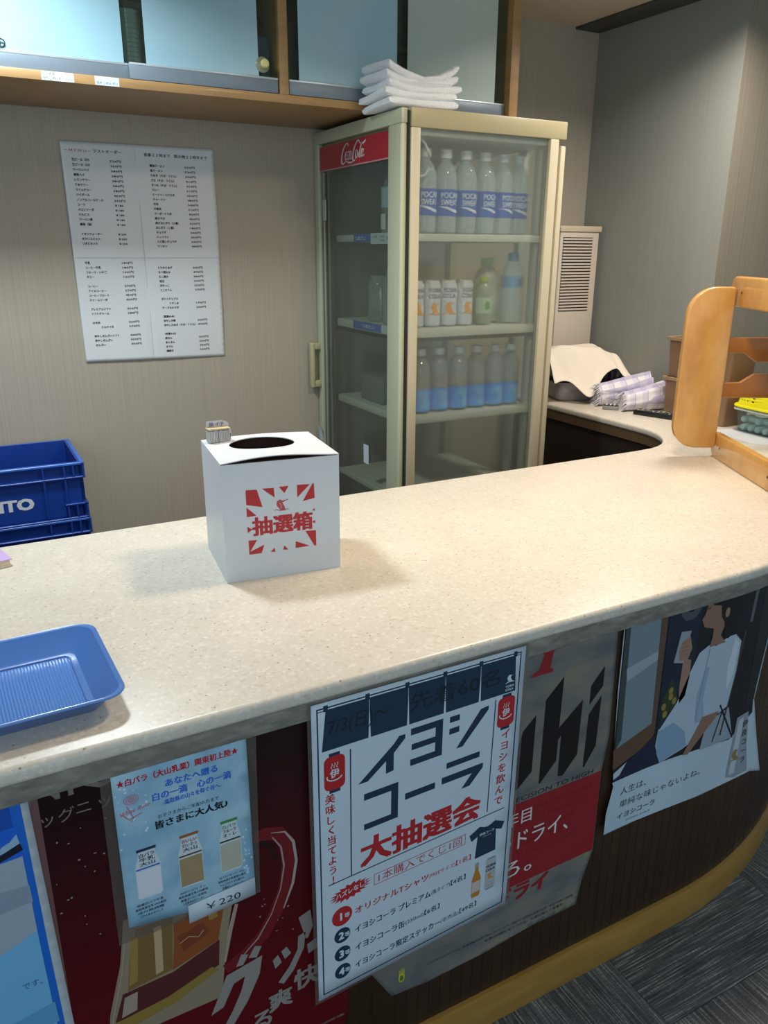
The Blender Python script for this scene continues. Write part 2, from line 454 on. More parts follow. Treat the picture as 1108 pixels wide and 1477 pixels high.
# mug
gold = ink('9a7a3c'); cream = ink('b79f78'); pale = ink('a08f80'); dk = ink('3c1a12'); amber = ink('8a4a22')
I.poly([(96, 960), (290, 960), (262, 1010), (252, 1060), (240, 1150), (236, 1190), (52, 1190), (60, 1130), (84, 1040)], ink('8e8068'), 0.5)
I.poly([(112, 985), (168, 985), (160, 1090), (90, 1098), (98, 1040)], ink('7a5f33'), 0.7)
I.poly([(104, 1000), (114, 1000), (106, 1085), (92, 1090)], gold, 0.9)
I.poly([(138, 995), (150, 995), (146, 1085), (134, 1088)], cream, 0.9)
I.poly([(168, 1000), (240, 985), (248, 1010), (236, 1068), (160, 1092), (166, 1040)], amber, 0.7)
I.poly([(172, 1030), (215, 1020), (222, 1045), (180, 1065)], ink('7a3a20'), 0.9)
I.poly([(205, 990), (240, 980), (246, 1000), (224, 1012), (200, 1004)], dk, 0.9)
I.poly([(222, 1000), (236, 1000), (238, 1020), (224, 1022)], gold, 1.1)
I.poly([(82, 1100), (160, 1096), (238, 1068), (234, 1120), (150, 1150), (66, 1150)], ink('53201f'), 0.8)
I.poly([(84, 1108), (104, 1106), (100, 1142), (76, 1146)], pale, 1.0)
I.poly([(62, 1152), (150, 1142), (222, 1118), (234, 1130), (160, 1160), (58, 1178)], ink('8c7434'), 0.9)
I.line([(175, 1045), (190, 1038), (205, 1046), (214, 1036)], 1.6, cream, 1.1)
I.line([(96, 990), (84, 1060), (66, 1130), (54, 1186)], 2.5, pale, 1.1)
I.line([(270, 1010), (256, 1060), (244, 1120)], [6, 8, 4], pale, 1.1)
# handle
hm = ink('6e1019')
hp = [(290, 895), (322, 893), (346, 900), (360, 925), (364, 965), (356, 1010), (338, 1055), (312, 1095), (280, 1122), (244, 1136)]
I.line(hp, [20, 24, 26, 27, 27, 26, 26, 26, 26, 22], hm, 0.6)
I.line([(x + 12, z + 2) for x, z in hp[1:7]], [1, 3, 5, 5, 5, 2], ink('a99a94'), 0.9)
I.line([(x - 10, z + 4) for x, z in hp[2:9]], [2, 3, 3, 2, 2, 3, 2], ink('9a8684'), 0.9)
I.line([(290, 908), (318, 908), (334, 922), (338, 950)], [6, 7, 8, 3], ink('1c0507'), 0.9)
# big lettering
lg = ink('8f8a84')
def ptext(s, u, v, size, slope, shear=0.0, bold=0.03, w=None): I.text(s, u, v, size, lg, bold=bold, lift=1.0, slope=slope, shear=shear, w=w)
I.poly([(245, 1150), (308, 1138), (302, 1175), (278, 1225), (252, 1262), (228, 1270), (252, 1230), (268, 1196), (276, 1168), (256, 1174), (236, 1215), (214, 1222)], lg, 1.0)
I.poly([(262, 1140), (272, 1118), (284, 1124), (274, 1142)], lg, 1.0); I.poly([(284, 1132), (296, 1112), (308, 1118), (298, 1138)], lg, 1.0)
I.poly([(326, 1160), (336, 1152), (342, 1172), (330, 1180)], lg, 1.0); I.poly([(342, 1148), (352, 1142), (360, 1160), (348, 1168)], lg, 1.0)
I.poly([(374, 1130), (388, 1126), (384, 1160), (364, 1200), (344, 1222), (334, 1214), (356, 1188), (372, 1158)], lg, 1.0)
I.poly([(376, 1090), (398, 1082), (402, 1120), (392, 1142), (388, 1142)], lg, 1.0); I.poly([(390, 1156), (408, 1150), (410, 1172), (392, 1178)], lg, 1.0)
ptext('る', 284, 1300, 46, -0.05); ptext('爽', 316, 1272, 46, -0.05, w=42); ptext('快', 364, 1248, 50, -0.05)
for q in range(26):
    x = random.uniform(12, 92) if q < 16 else random.uniform(300, 400); z = random.uniform(760, 980) if q < 16 else random.uniform(1010, 1110)
    I.ell(x, z, random.uniform(0.8, 2.4), random.uniform(0.8, 2.0), ink('8f7f7c'), 0.8, 7)
I.text('ストップ！未成年者飲酒・飲酒運転。', 400, 1362, 6, lg, w=60, lift=1.0)
I.build('print', beer)

# ---- blue ski poster at the left
ski = thing('blue_poster', 'blue and white snow scene poster with white border at far end of counter front', 'poster', (-0.15, 0.996, 0.3))
sf = sheet_surf(lambda x, v: 0.0035)
sheet('paper_sheet', [(-330, 660), (-4, 682), (-4, 700), (4, 960), (20, 1500), (-330, 1500)], sf, paper('b9c2c6'), ski)
I = Ink(sf, 40)
bl = ink('1464c8')
I.poly([(-330, 672), (-14, 684), (-8, 956), (8, 1500), (-330, 1500)], bl, 0.4)
I.poly([(-330, 680), (-24, 690), (-20, 800), (-330, 830)], ink('1560d0'), 0.6)
I.poly([(-330, 700), (-28, 690), (-26, 740), (-330, 750)], ink('0f4aa8'), 0.8)
I.poly([(-56, 778), (-44, 766), (-34, 762), (-24, 752), (-21, 775)], ink('8fb0cc'), 0.9)
I.poly([(-330, 808), (-21, 790), (-18, 980), (-12, 1180), (-330, 1180)], ink('98a8b6'), 0.8)
I.poly([(-330, 850), (-60, 838), (-19, 840), (-18, 870), (-330, 900)], ink('8797a8'), 0.95)
I.poly([(-330, 790), (-60, 784), (-22, 768), (-19, 780), (-50, 790), (-330, 806)], ink('0a1022'), 1.0)
I.poly([(-330, 985), (-60, 940), (-19, 922), (-10, 1250), (4, 1500), (-330, 1500)], ink('6fb0da'), 0.95)
I.poly([(-330, 1085), (-60, 1070), (-12, 1060), (-10, 1100), (-330, 1120)], ink('5b9cc8'), 1.1)
I.text('です。', -50, 1018, 14, ink('3a5a80'), w=27, lift=1.2, slope=0.0)
I.build('print', ski)

# ---- silver beer poster
sil = thing('silver_poster', 'silver and red beer poster with black slanted letters, curling at the bottom', 'poster', (0.8, 0.995, 0.25))
def gap_s(x, v): return 0.003 + 0.020 * max(0, (v - 1.10) / 0.27) ** 2 * (0.6 + 0.4 * sin(x * 9)) + 0.012 * max(0, (x - 0.95) / 0.12) ** 2 * max(0, (v - 0.95) / 0.3)
sf = sheet_surf(gap_s)
silm = M('silver_paper', 'a9a79d', 0.34, 0.55); nt, N, L, b = nodes(silm)
vv = coords(nt, 'Object', (1, 1, 2.5)); L.new(ramp(nt, noise(nt, vv, 9, 3), [(0.35, '7d8286'), (0.5, '8f918f'), (0.68, 'a09c8c')]), b.inputs['Base Color'])
sheet('paper_sheet', [(470, 684), (1061, 684), (1069, 947), (1058, 1031), (1058, 1231), (1036, 1300), (1023, 1366), (900, 1366), (780, 1378), (640, 1382), (561, 1374), (520, 1300), (470, 1200)], sf, silm, sil, 18)
I = Ink(sf, 18)
rd = ink('8c1a26', 0.35); bk = ink('0a0c12', 0.4)
I.poly([(480, 1033), (1057, 1028), (1058, 1100), (1057, 1231), (480, 1240)], rd, 0.5)
I.poly([(870, 684), (886, 684), (892, 708), (903, 684), (916, 684), (901, 714), (896, 742), (904, 747), (903, 753), (852, 753), (852, 748), (868, 742), (879, 714)], ink('8c1a1e'), 0.6)
I.poly([(871, 838), (870, 965), (836, 996), (800, 1000), (842, 865)], bk, 0.6)
I.poly([(933, 772), (931, 885), (987, 838), (985, 964), (951, 1003), (938, 1000), (938, 905), (931, 912), (931, 960), (893, 1002), (890, 1000), (892, 812)], bk, 0.6)
I.poly([(1037, 776), (1037, 821), (1005, 856), (1005, 813)], bk, 0.6)
I.poly([(1036, 842), (1034, 960), (1007, 1003), (1004, 1000), (1006, 878)], bk, 0.6)
I.text('HIGH-PRECISION TO HIGH', 740, 1026, 15, ink('1c1c1e'), w=294, lift=0.7, shear=0.15)
dr = ink('7a121c')
for q, (s, ww) in enumerate((('UNDER THE SUPER', 190), ('ULTRA BREWING', 170), ('TASTE CLEAR', 150), ('SUPER "DRY"', 140), ('SUPER CLEAN', 150))): I.text(s, 848, 1062 + 26 * q, 16, dr, w=ww, lift=0.7)
wh = ink('d6d6d4')
I.text('年目', 812, 1080, 37, wh, bold=0.01, lift=0.9, w=66); I.text('のドライ、', 796, 1140, 50, wh, bold=0.01, lift=0.9, w=182); I.text('ろ。', 812, 1206, 48, wh, lift=0.9, bold=0.01, w=76)
I.text('ドライ', 806, 1272, 46, rd, bold=0.05, lift=0.9, w=124, shear=0.15)
I.text('のんだあとはリサイクル。飲酒運転は法律で禁止されています。妊娠中や授乳期の飲酒は胎児・乳児の発育に悪影響', 640, 1338, 7, ink('2a3036'), w=372, lift=0.9)
I.text('お酒は20歳になってから。お酒は楽しく適量を。', 780, 1350, 8, ink('16191c'), w=210, lift=0.9)
I.ell(583, 1338, 7, 12, ink('b8b83a'), 0.8, 14); I.ell(583, 1340, 4, 7, ink('5a6a2a'), 1.0, 12)
for q in range(4): I.rect(577 + 3.4 * q, 1318 - (q % 3), 579 + 3.4 * q, 1334, ink('b8b83a'), 0.8)
I.build('print', sil)

# ---- milk flyer in its plastic sleeve
fly = thing('milk_flyer', 'pale blue milk flyer with three bottles in a clear plastic sleeve', 'flyer', (0.2, 0.99, 0.57))
sf = sheet_surf(lambda x, v: 0.007)
sl = sheet('plastic_sleeve', [(88, 690), (318, 690), (311, 1004), (86, 1004)], sheet_surf(lambda x, v: 0.0045), m_glass('sleeve_film', 'e6e2dc', 0.16, 'b4a8a0', 0, 1.4), fly, 60, 0)
pb = M('flyer_blue', '8fb9d0', 0.5); nt, N, L, b = nodes(pb)
L.new(ramp(nt, noise(nt, coords(nt), 14, 3), [(0.35, '82aec8'), (0.65, 'a5c9da')]), b.inputs['Base Color'])
sheet('paper_sheet', [(103, 697), (302, 697), (303, 1005), (193, 990), (103, 978)], sf, pb, fly, 40)
I = Ink(sf, 0)
I.text('★白バラ（大山乳業）関東初上陸★', 110, 727, 12.5, ink('b01020'), w=178, bold=0.035)
bb = ink('2a66c8')
I.text('あなたへ贈る', 177, 748, 14, bb, w=78, bold=0.035); I.text('白の一滴　心の一滴', 157, 766, 14.5, bb, w=118, bold=0.035)
I.text('-鳥取県の山々を仰ぐ谷へ-', 171, 778, 9.5, bb, w=88, bold=0.035)
bt = ink('10151c')
I.text('お子さまからご年配の方まで', 162, 799, 7.5, bt, w=92, bold=0.015); I.text('皆さまに大人気♪', 157, 816, 15, bt, w=110, bold=0.04)
# rose emblem
rm = ink('c0586a')
for rr in (14, 10, 6, 3): I.line([(127 + rr * 0.75 * cos(a * pi / 9), 753 + rr * 0.55 * sin(a * pi / 9)) for a in range(19)], 0.9, rm, 0.4)
I.text('White Rose', 108, 778, 10, rm, w=44, bold=0.01, slope=-0.15, shear=0.3); I.line([(120, 762), (128, 785), (124, 790)], 1.2, rm, 0.4)
I.line([(112, 774), (122, 786), (140, 780)], 1.6, rm, 0.4)
for q in range(40):
    side = q % 2; x = random.uniform(105, 150) if q < 24 else random.uniform(286, 300); z = random.uniform(702, 840) if q < 24 else random.uniform(870, 960)
    r = random.uniform(1.5, 3.2); a0 = random.random() * 6
    I.poly([(x + (r if k % 2 == 0 else r * 0.45) * cos(a0 + k * pi / 5), z + (r if k % 2 == 0 else r * 0.45) * sin(a0 + k * pi / 5)) for k in range(10)], ink('cfe2ec'), 0.33)
def mini(cx, z0, z1, hw, body, cap, lettering, band):
    h = z1 - z0
    I.poly([(cx - hw * .62, z0 + 3), (cx + hw * .62, z0 + 3), (cx + hw * .70, z0 + h * .14), (cx + hw, z0 + h * .36), (cx + hw, z1 - 3), (cx + hw * .8, z1), (cx - hw * .8, z1), (cx - hw, z1 - 3), (cx - hw, z0 + h * .36), (cx - hw * .70, z0 + h * .14)], ink('c6d3da'), 0.3)
    I.rect(cx - hw * .95, z0 + h * .44, cx + hw * .95, z1 - 2.5, body, 0.4)
    I.rect(cx - hw * .78, z0, cx + hw * .78, z0 + 5, cap, 0.45)
    for k, s in enumerate(lettering): I.text(s, cx, z0 + 15 + 8 * k, 7.5, cap if k == 0 else ink('30383c'), bold=0.03, center=True, lift=0.5, w=hw * 1.2)
    I.rect(cx - hw * .95, z0 + h * .38, cx + hw * .95, z0 + h * .41, band, 0.5)
mini(140, 843, 934, 18.5, ink('d6dbe6'), ink('28304e'), ['白バラ', '牛乳', '大山'], ink('2f6ac0'))
mini(204, 843, 941, 18.5, ink('a08a66'), ink('9a5a30'), ['おいしい', 'カフェ・オ・レ', '大山'], ink('5a4632'))
mini(267, 842, 940, 17.5, ink('b3b4a4'), ink('3c8a44'), ['白バラ', 'フルーツ', 'オ・レ'], ink('2a3a34'))
for cx, z, n_ in ((138, 946, ('特選白バラ牛乳', '鳥取県産生乳100%使用', '成分無調整', 'コクのあるおいしさ')), (203, 952, ('大山おいしいカフェ・オ・レ', '鳥取県産生乳50%使用', '厳選コーヒー豆使用', 'こだわりのカフェオレ')), (266, 950, ('白バラフルーツ・オレ', '鳥取県産生乳使用の果汁', 'りんごバナナもも果汁入', '昔懐かしいおいしさ'))):
    for k, s in enumerate(n_): I.text(s, cx, z + 7.2 * k, 5.2, bt, center=True, bold=0.02, w=(40 if k == 0 else 52 - 6 * k), res=1)
I.build('print', fly)
sfp = sheet_surf(lambda x, v: 0.009)
sheet('price_tag', [(193, 978), (303, 970), (303, 1005), (193, 1013)], sfp, paper('c4d4de'), fly, 60)
I = Ink(sfp, 0); I.text('￥220', 221, 1000, 18, bt, w=57, lift=0.4); I.build('price_lettering', fly)

# ---- cola raffle poster
cola = thing('raffle_poster', 'white raffle poster with navy shop curtain and big katakana, in the middle of counter front', 'poster', (0.62, 0.985, 0.3))
def sf(u, v, lift=0.0):
    a, b = u / 420.0, v / 594.0
    U = (1 - b) * (-3 * (1 - a) + 422 * a) + b * (-3 * (1 - a) + 414 * a)
    V = (1 - b) * (-2 * (1 - a) - 3 * a) + b * (617 * (1 - a) + 586 * a)
    y = 0.981 - 0.012 * b * b * (1 - 0.6 * a) - lift / 1000
    k = y / 0.997
    return ((412.5 + U) / 1000 * k, y, CAMZ - (684 + V) / 1000 * k)
sheet('plastic_sleeve', [(-7, -4), (427, -4), (427, 600), (-7, 600)], lambda u, v, l=0: sf(u, v, l - 1.5), m_glass('sleeve_film', 'e6e2dc', 0.16, 'b4a8a0', 0, 1.4), cola, 60, 0)
sheet('paper_sheet', [(0, 0), (420, 0), (420, 594), (0, 594)], sf, paper('c3d3de'), cola, 60)
I = Ink(sf, 45)
nv = ink('16314a'); rd2 = ink('b02024'); wp = ink('c8d8e0')
I.frame(9, 9, 411, 586, 2.6, nv, 0.3)
I.line([(9, 15), (411, 15)], 1.5, nv, 0.3)
I.poly([(25, 14), (102, 14), (104, 88), (17, 88)], nv, 0.4)
for q in range(4):
    x = 102 + 73.5 * q; I.poly([(x + 1, 14), (x + 74, 14), (x + 74, 88), (x + 3, 88)] if q < 3 else [(x + 1, 14), (x + 76, 14), (x + 80, 88), (x + 3, 88)], nv, 0.4)
for q in range(6):
    x = 25 + 74.5 * q; I.rect(x - 4, 6, x + 4, 17, nv, 0.5)
for q in range(1, 5):
    x = 102 + 73.5 * (q - 1) + 1; I.poly([(x, 24), (x + 2.6, 88), (x - 1.6, 88)], wp, 0.6)
hw_ = ink('0c1a28')
I.text('7/3(日)〜', 28, 60, 34, hw_, w=110, lift=0.7, shear=0.1); I.text('先着60名', 180, 62, 38, hw_, w=185, lift=0.7)
# bird emblem in white
def bird(I, cx, cy, s, mat, lift=0.8):
    I.poly([(cx + s * x, cy - s * y) for x, y in [(1.0, 2.05), (0.35, 1.85), (0.0, 2.1), (-0.5, 2.0), (-0.85, 1.5), (-0.85, 0.9), (-0.5, 0.3), (-0.1, -0.1), (0.95, -0.1), (0.6, 0.5), (0.2, 1.1), (0.35, 1.65)]], mat, lift)
    I.line([(cx - 1.3 * s, cy + 0.3 * s), (cx - 0.8 * s, cy), (cx + 1.4 * s, cy + 0.1 * s)], s * 0.22, mat, lift)
bird(I, 389, 66, 7, wp); I.text('YOSHI', 389, 77, 6.5, wp, bold=0.03, center=True, lift=0.8); I.text('COLA', 389, 84, 6.5, wp, bold=0.03, center=True, lift=0.8)
# lanterns
for cx in (39, 385):
    y0 = 97 if cx < 100 else 92
    I.rect(cx - 10, y0 - 2, cx + 10, y0 + 5, nv, 0.35); I.rect(cx - 10, y0 + 66, cx + 10, y0 + 73, nv, 0.35)
    pts_ = []
    for (qx, qy, a0) in ((9, 57, 0), (-9, 57, 90), (-9, 14, 180), (9, 14, 270)):
        for k in range(6):
            a = radians(a0 + 18 * k); pts_.append((cx + qx + 10 * cos(a), y0 + qy + 10 * sin(a)))
    I.poly(pts_, rd2, 0.45)
    I.text('伊', cx, y0 + 43, 17, wp, bold=0.03, center=True, lift=0.7)
    I.line([(cx - 14 * cos(a * pi / 8 - 0.3), y0 + 42 + 8 * sin(a * pi / 8 - 0.3)) for a in range(9)], 2.2, wp, 0.7)
    for k in (-5, 0, 5): I.line([(cx + k, y0 + 27), (cx + k - 1.5, y0 + 24), (cx + k + 1.5, y0 + 20), (cx + k, y0 + 17)], 1.2, wp, 0.7)
I.vtext('美味しく当てよう！', 30, 187, 19, 20.5, rd2, bold=0.022, du=0.4)
I.vtext('イヨシを飲んで', 388, 185, 22, 24.5, rd2, bold=0.02, du=-1.0)
I.line([(68, 98), (68, 350)], 2.4, nv); I.line([(360, 95), (357, 340)], 2.4, nv)
# big katakana
g = lambda pts: I.poly(pts, nv, 0.45)
g([(172, 104), (172, 112), (150, 134), (150, 168), (135, 170), (135, 145), (100, 172), (82, 172), (150, 116), (160, 104)])
g([(183, 98), (248, 98), (248, 172), (183, 172), (183, 159), (233, 159), (233, 141), (185, 141), (185, 129), (233, 129), (233, 111), (183, 111)])
I.poly([(262, 100), (283, 100), (283, 112), (262, 112)], nv, 0.45); I.poly([(262, 124), (283, 124), (283, 136), (262, 136)], nv, 0.45)
g([(328, 104), (345, 102), (345, 110), (292, 170), (278, 170)])
g([(93, 195), (160, 195), (160, 268), (93, 268), (93, 256), (146, 256), (146, 208), (93, 208)])
I.rect(174, 225, 236, 238, nv, 0.45)
I.rect(259, 194, 331, 206, nv, 0.45)
g([(250, 222), (340, 222), (340, 232), (312, 262), (294, 262), (316, 236), (250, 236)])
I.text('大抽選会', 88, 338, 60, rd2, w=250, bold=0.045, slope=0)
I.line([(24, 352), (398, 347)], 2.2, nv)
sh = [(-42, 8), (-18, -4), (-8, 1), (0, 3), (8, 1), (18, -4), (42, 8), (36, 24), (22, 18), (24, 70), (-26, 70), (-22, 18), (-36, 24)]
I.poly([(360 + x * 0.98, 372 + y * 0.98) for x, y in sh], nv, 0.5); I.text('伊良コーラ', 360, 391, 7, wp, bold=0.02, center=True, lift=0.7); I.text('YOSHI COLA', 360, 397, 3.6, wp, center=True, lift=0.7, res=1)
I.frame(113, 370, 310, 394, 1.2, rd2, 0.4); I.text('1本購入でくじ1回', 122, 389, 20, rd2, w=180, lift=0.4)
bp = [];
for k in range(36):
    a = 2 * pi * k / 36; r = 1.0 if k % 2 == 0 else 0.70; bp.append((66 + 42 * r * cos(a), 382 + 17 * r * sin(a) - 0.10 * 42 * r * cos(a)))
I.poly(bp, rd2, 0.4); I.text('ハズレなし!', 38, 389, 13, wp, w=58, bold=0.02, slope=-0.10, lift=0.7)
rows = ((429, 'オリジナルTシャツ', '(FREEサイズ)', '【1名】', 250, rd2), (471, 'イヨシコーラ プレミアム', '(瓶タイプ)', '【4名】', 240, nv), (512, 'イヨシコーラ缶', '(250ml)', '【6名】', 182, nv), (552, 'イヨシコーラ限定ステッカー', '(非売品)', '【49名】', 270, nv))
for k, (zz, a, b_, c_, ww, mt) in enumerate(rows):
    r = 20 if k == 0 else 16
    I.ell(49, zz, r, r, rd2 if k == 0 else nv, 0.45); I.text(str(k + 1), 47, zz + 8, 22, wp, bold=0.05, center=True, lift=0.7, hs=0.9); I.text('等', 59, zz + 6, 11, wp, bold=0.02, center=True, lift=0.7)
    wa = ww * (0.62 if k != 2 else 0.55); wb = ww * 0.18 if k != 0 else ww * 0.22
    wb = {0: 58, 1: 42, 2: 40, 3: 42}[k]; wc = {0: 34, 1: 34, 2: 34, 3: 40}[k]; wa = ww - wb - wc - 4
    I.text(a, 75, zz + 8, 17, mt, w=wa, bold=0.025); I.text(b_, 77 + wa, zz + 6, 11.5, mt, w=wb, bold=0.01); I.text(c_, 79 + wa + wb, zz + 6, 13.5, mt, w=wc, bold=0.02)
# bottle and can pictures
I.poly([(338, 458), (345, 458), (346, 474), (352, 490), (352, 530), (350, 536), (334, 536), (331, 530), (331, 490), (337, 474)], ink('b87a2c'), 0.5)
I.rect(337, 453, 346, 463, ink('8a9a9a'), 0.6); I.rect(332, 498, 351, 524, ink('c4b8b0'), 0.6)
I.rect(363, 458, 388, 530, ink('a8b0b8'), 0.5); I.rect(366, 455, 385, 458, ink('7c868e'), 0.5); I.rect(366, 530, 385, 533, ink('7c868e'), 0.5)
I.text('YOSHI', 375, 478, 8, nv, bold=0.05, center=True, lift=0.7); I.text('COLA', 375, 487, 8, nv, bold=0.05, center=True, lift=0.7)
bird(I, 375, 506, 6, ink('d08a20')); I.text('CRAFT COLA', 375, 524, 3, nv, center=True, lift=0.7, res=1)
I.build('print', cola)

# ---- photo poster on the curve
pho = thing('photo_poster', 'wavy photo poster of a person in a white shirt drinking, at the curved end', 'poster', (1.3, 0.995, 0.35))
def gap_p(x, v): return 0.004 + 0.012 * max(0, (v - 0.95) / 0.25) * (0.6 + 0.5 * sin(x * 22 - 1.5)) + 0.006 * max(0, (1.14 - x) / 0.06) * max(0, (v - 1.0) / 0.2)
sf = sheet_surf(gap_p)
sheet('paper_sheet', [(1078, 684), (1560, 684), (1541, 847), (1528, 994), (1560, 1100), (1600, 1218), (1560, 1205), (1500, 1208), (1380, 1212), (1269, 1206), (1180, 1203), (1086, 1205), (1086, 1150), (1098, 1085), (1090, 1030), (1080, 842)], sf, paper('b7cad6'), pho, 15)
I = Ink(sf, 22)
I.poly([(1080, 686), (1542, 686), (1538, 847), (1524, 994), (1530, 1030), (1462, 1083), (1350, 1075), (1232, 1068), (1095, 1072), (1088, 1010), (1083, 842)], ink('10161e'), 0.4)
I.poly([(1084, 688), (1184, 688), (1192, 860), (1193, 965), (1108, 985), (1092, 990), (1086, 850)], ink('74878f'), 0.6)
I.poly([(1084, 688), (1096, 688), (1106, 968), (1092, 990), (1086, 850)], ink('3a4446'), 0.7)
I.poly([(1098, 800), (1186, 780), (1188, 800), (1102, 830)], ink('94a4ac'), 0.75)
I.poly([(1086, 990), (1195, 955), (1205, 985), (1180, 1010), (1092, 1040)], ink('5e4634'), 0.75)
I.poly([(1180, 688), (1200, 688), (1204, 975), (1192, 975)], ink('5a4638'), 0.8)
I.poly([(1204, 688), (1300, 688), (1300, 900), (1210, 985)], ink('122236'), 0.7)
I.poly([(1215, 905), (1236, 860), (1250, 880), (1258, 930), (1218, 962)], ink('28381c'), 0.9)
for x, z in ((1222, 925), (1238, 890), (1240, 905), (1252, 918), (1228, 945)): I.ell(x, z, 7, 9, ink('8c7c3a'), 1.0, 9)
I.poly([(1214, 980), (1262, 962), (1290, 1000), (1230, 1040)], ink('a9b4b4'), 0.9)
I.poly([(1234, 690), (1300, 690), (1296, 712), (1282, 728), (1256, 730), (1240, 716)], ink('4a5054'), 0.9); I.ell(1268, 700, 14, 12, ink('141c26'), 1.0)
I.poly([(1470, 688), (1480, 688), (1474, 780), (1464, 780)], ink('5a6064'), 0.8)
I.poly([(1500, 688), (1540, 688), (1526, 994), (1500, 1000)], ink('1c2226'), 0.8)
# chair legs and frame lines
I.line([(1456, 800), (1440, 930), (1424, 1060)], 6, ink('4a3a30'), 1.0); I.line([(1408, 975), (1470, 1080)], 5, ink('15181c'), 1.3); I.line([(1420, 990), (1400, 1070)], 4, ink('15181c'), 1.3)
I.poly([(1370, 1010), (1440, 990), (1470, 1080), (1360, 1080)], ink('8fa0ac'), 0.9)
# person
skin = ink('8a6a58'); skin2 = ink('9a7a66'); hair = ink('0e0d10'); shirt = ink('a9bccb'); shirt2 = ink('8ea6bb'); jean = ink('141f3a')
I.poly([(1094, 1073), (1100, 1060), (1140, 1030), (1212, 985), (1240, 990), (1250, 1060), (1232, 1070), (1150, 1068)], jean, 1.0)
I.poly([(1094, 1050), (1130, 1032), (1112, 1060), (1096, 1066)], ink('b5c2c8'), 1.1)
I.poly([(1334, 764), (1316, 758), (1310, 748), (1304, 738), (1312, 728), (1318, 706), (1330, 690), (1380, 692), (1384, 760), (1372, 790), (1392, 812), (1340, 812), (1346, 790), (1346, 768)], skin, 1.2)
I.poly([(1326, 700), (1330, 688), (1436, 688), (1438, 740), (1424, 790), (1398, 804), (1384, 796), (1378, 760), (1366, 744), (1360, 716), (1338, 712)], hair, 1.4)
I.ell(1384, 738, 7, 12, skin2, 1.6, 12)
I.line([(1318, 716), (1328, 714)], 2, hair, 1.5)
I.poly([(1340, 806), (1362, 814), (1400, 800), (1424, 800), (1446, 822), (1444, 900), (1432, 985), (1408, 996), (1350, 996), (1320, 1050), (1300, 1056), (1232, 1070), (1212, 1020), (1214, 985), (1262, 925), (1290, 860), (1312, 818)], shirt, 1.1)
I.poly([(1360, 1000), (1330, 1000), (1322, 930), (1340, 860), (1352, 862), (1346, 940)], shirt2, 1.3)
I.poly([(1214, 985), (1260, 975), (1300, 1010), (1312, 1050), (1232, 1070), (1218, 1040)], ink('7f9db8'), 1.25)
I.poly([(1424, 806), (1440, 826), (1436, 900), (1420, 940), (1412, 880)], ink('c4d2dc'), 1.3)
I.line([(1344, 815), (1336, 900), (1330, 990)], 1.5, ink('6f8798'), 1.45)
I.poly([(1352, 990), (1408, 990), (1396, 1008), (1350, 1050), (1322, 1078), (1304, 1074), (1322, 1045), (1342, 1012)], skin, 1.5)
I.poly([(1263, 820), (1288, 828), (1290, 870), (1284, 915), (1268, 930), (1262, 890)], skin2, 1.1)
I.poly([(1246, 752), (1276, 756), (1264, 830), (1234, 822)], ink('8f9aa2'), 1.4); I.poly([(1254, 776), (1276, 770), (1286, 800), (1276, 826), (1250, 822), (1246, 796)], skin2, 1.5)
for k in range(4): I.line([(1252, 782 + 10 * k), (1276, 780 + 10 * k)], 3, skin, 1.6)
# white caption area, can picture
I.poly([(1094, 1073), (1160, 1070), (1232, 1068), (1350, 1084), (1462, 1083), (1470, 1195), (1380, 1209), (1269, 1204), (1180, 1202), (1090, 1203), (1090, 1150), (1099, 1085)], ink('b3c8d6'), 0.9)
I.poly([(1515, 1023), (1478, 1030), (1470, 1192), (1500, 1203), (1548, 1198), (1530, 1120)], ink('8d98a4'), 1.2)
I.poly([(1486, 1040), (1502, 1034), (1500, 1190), (1480, 1190)], ink('b8c0ca'), 1.3)
I.vtext('伊良コーラ', 1511, 1062, 19, 26, ink('1a2838'), bold=0.02, lift=1.6, du=3.0); bird(I, 1493, 1150, 14, ink('8f7a50'), 1.5)
tx = ink('28323c')
I.text('人生は、', 1122, 1114, 21, tx, w=76, lift=1.3); I.text('単純な味じゃないよね。', 1124, 1148, 21, tx, w=250, lift=1.3)
I.text('イヨシコーラ', 1120, 1178, 17, tx, w=113, bold=0.02, lift=1.3, shear=0.1); I.text('IYOSHI COLA', 1150, 1192, 6, tx, w=72, lift=1.3)
I.build('print', pho)

# ================================================================== MENU ON THE WALL
menu = thing('wall_menu', 'large white price list of four joined sheets taped on the back wall', 'menu', (0.657, 2.998, 1.196))
def sfm(u, v, lift=0.0):
    d = 2.5 + 1.6 * sin(u * 0.011 + v * 0.007) + 1.2 * sin(v * 0.019 - u * 0.006) - 2.0 * math.exp(-((u - 240) / 7) ** 2) + 1.5 * math.exp(-((v - 366) / 5) ** 2)
    return (0.399 + u / 1000 + v * 0.000006, 3.0 - (3.0 + d + lift) / 1000, 1.920 - v / 1000)
pm = M('menu_paper', 'd6dadc', 0.32, spec=0.6)
sheet('paper_sheet', [(0, 0), (517, -3), (512, 728), (2, 722)], sfm, pm, menu, 16)
I = Ink(sfm, 0)
kb = ink('15171a'); kr = ink('b03030')
I.line([(241, 3), (241, 722)], 1.2, ink('a9b0b4'), 0.5); I.line([(3, 366), (513, 366)], 1.2, ink('a9b0b4'), 0.5)
I.text('－ＭＥＮＵ－', 12, 30, 10, kr, w=84, bold=0.02, lift=0.6); I.text('ラストオーダー', 103, 30, 12, kb, w=92, bold=0.02, lift=0.6)
I.text('食事２２時まで　飲み物２２時半まで', 270, 32, 12, kb, w=222, bold=0.02, lift=0.6)
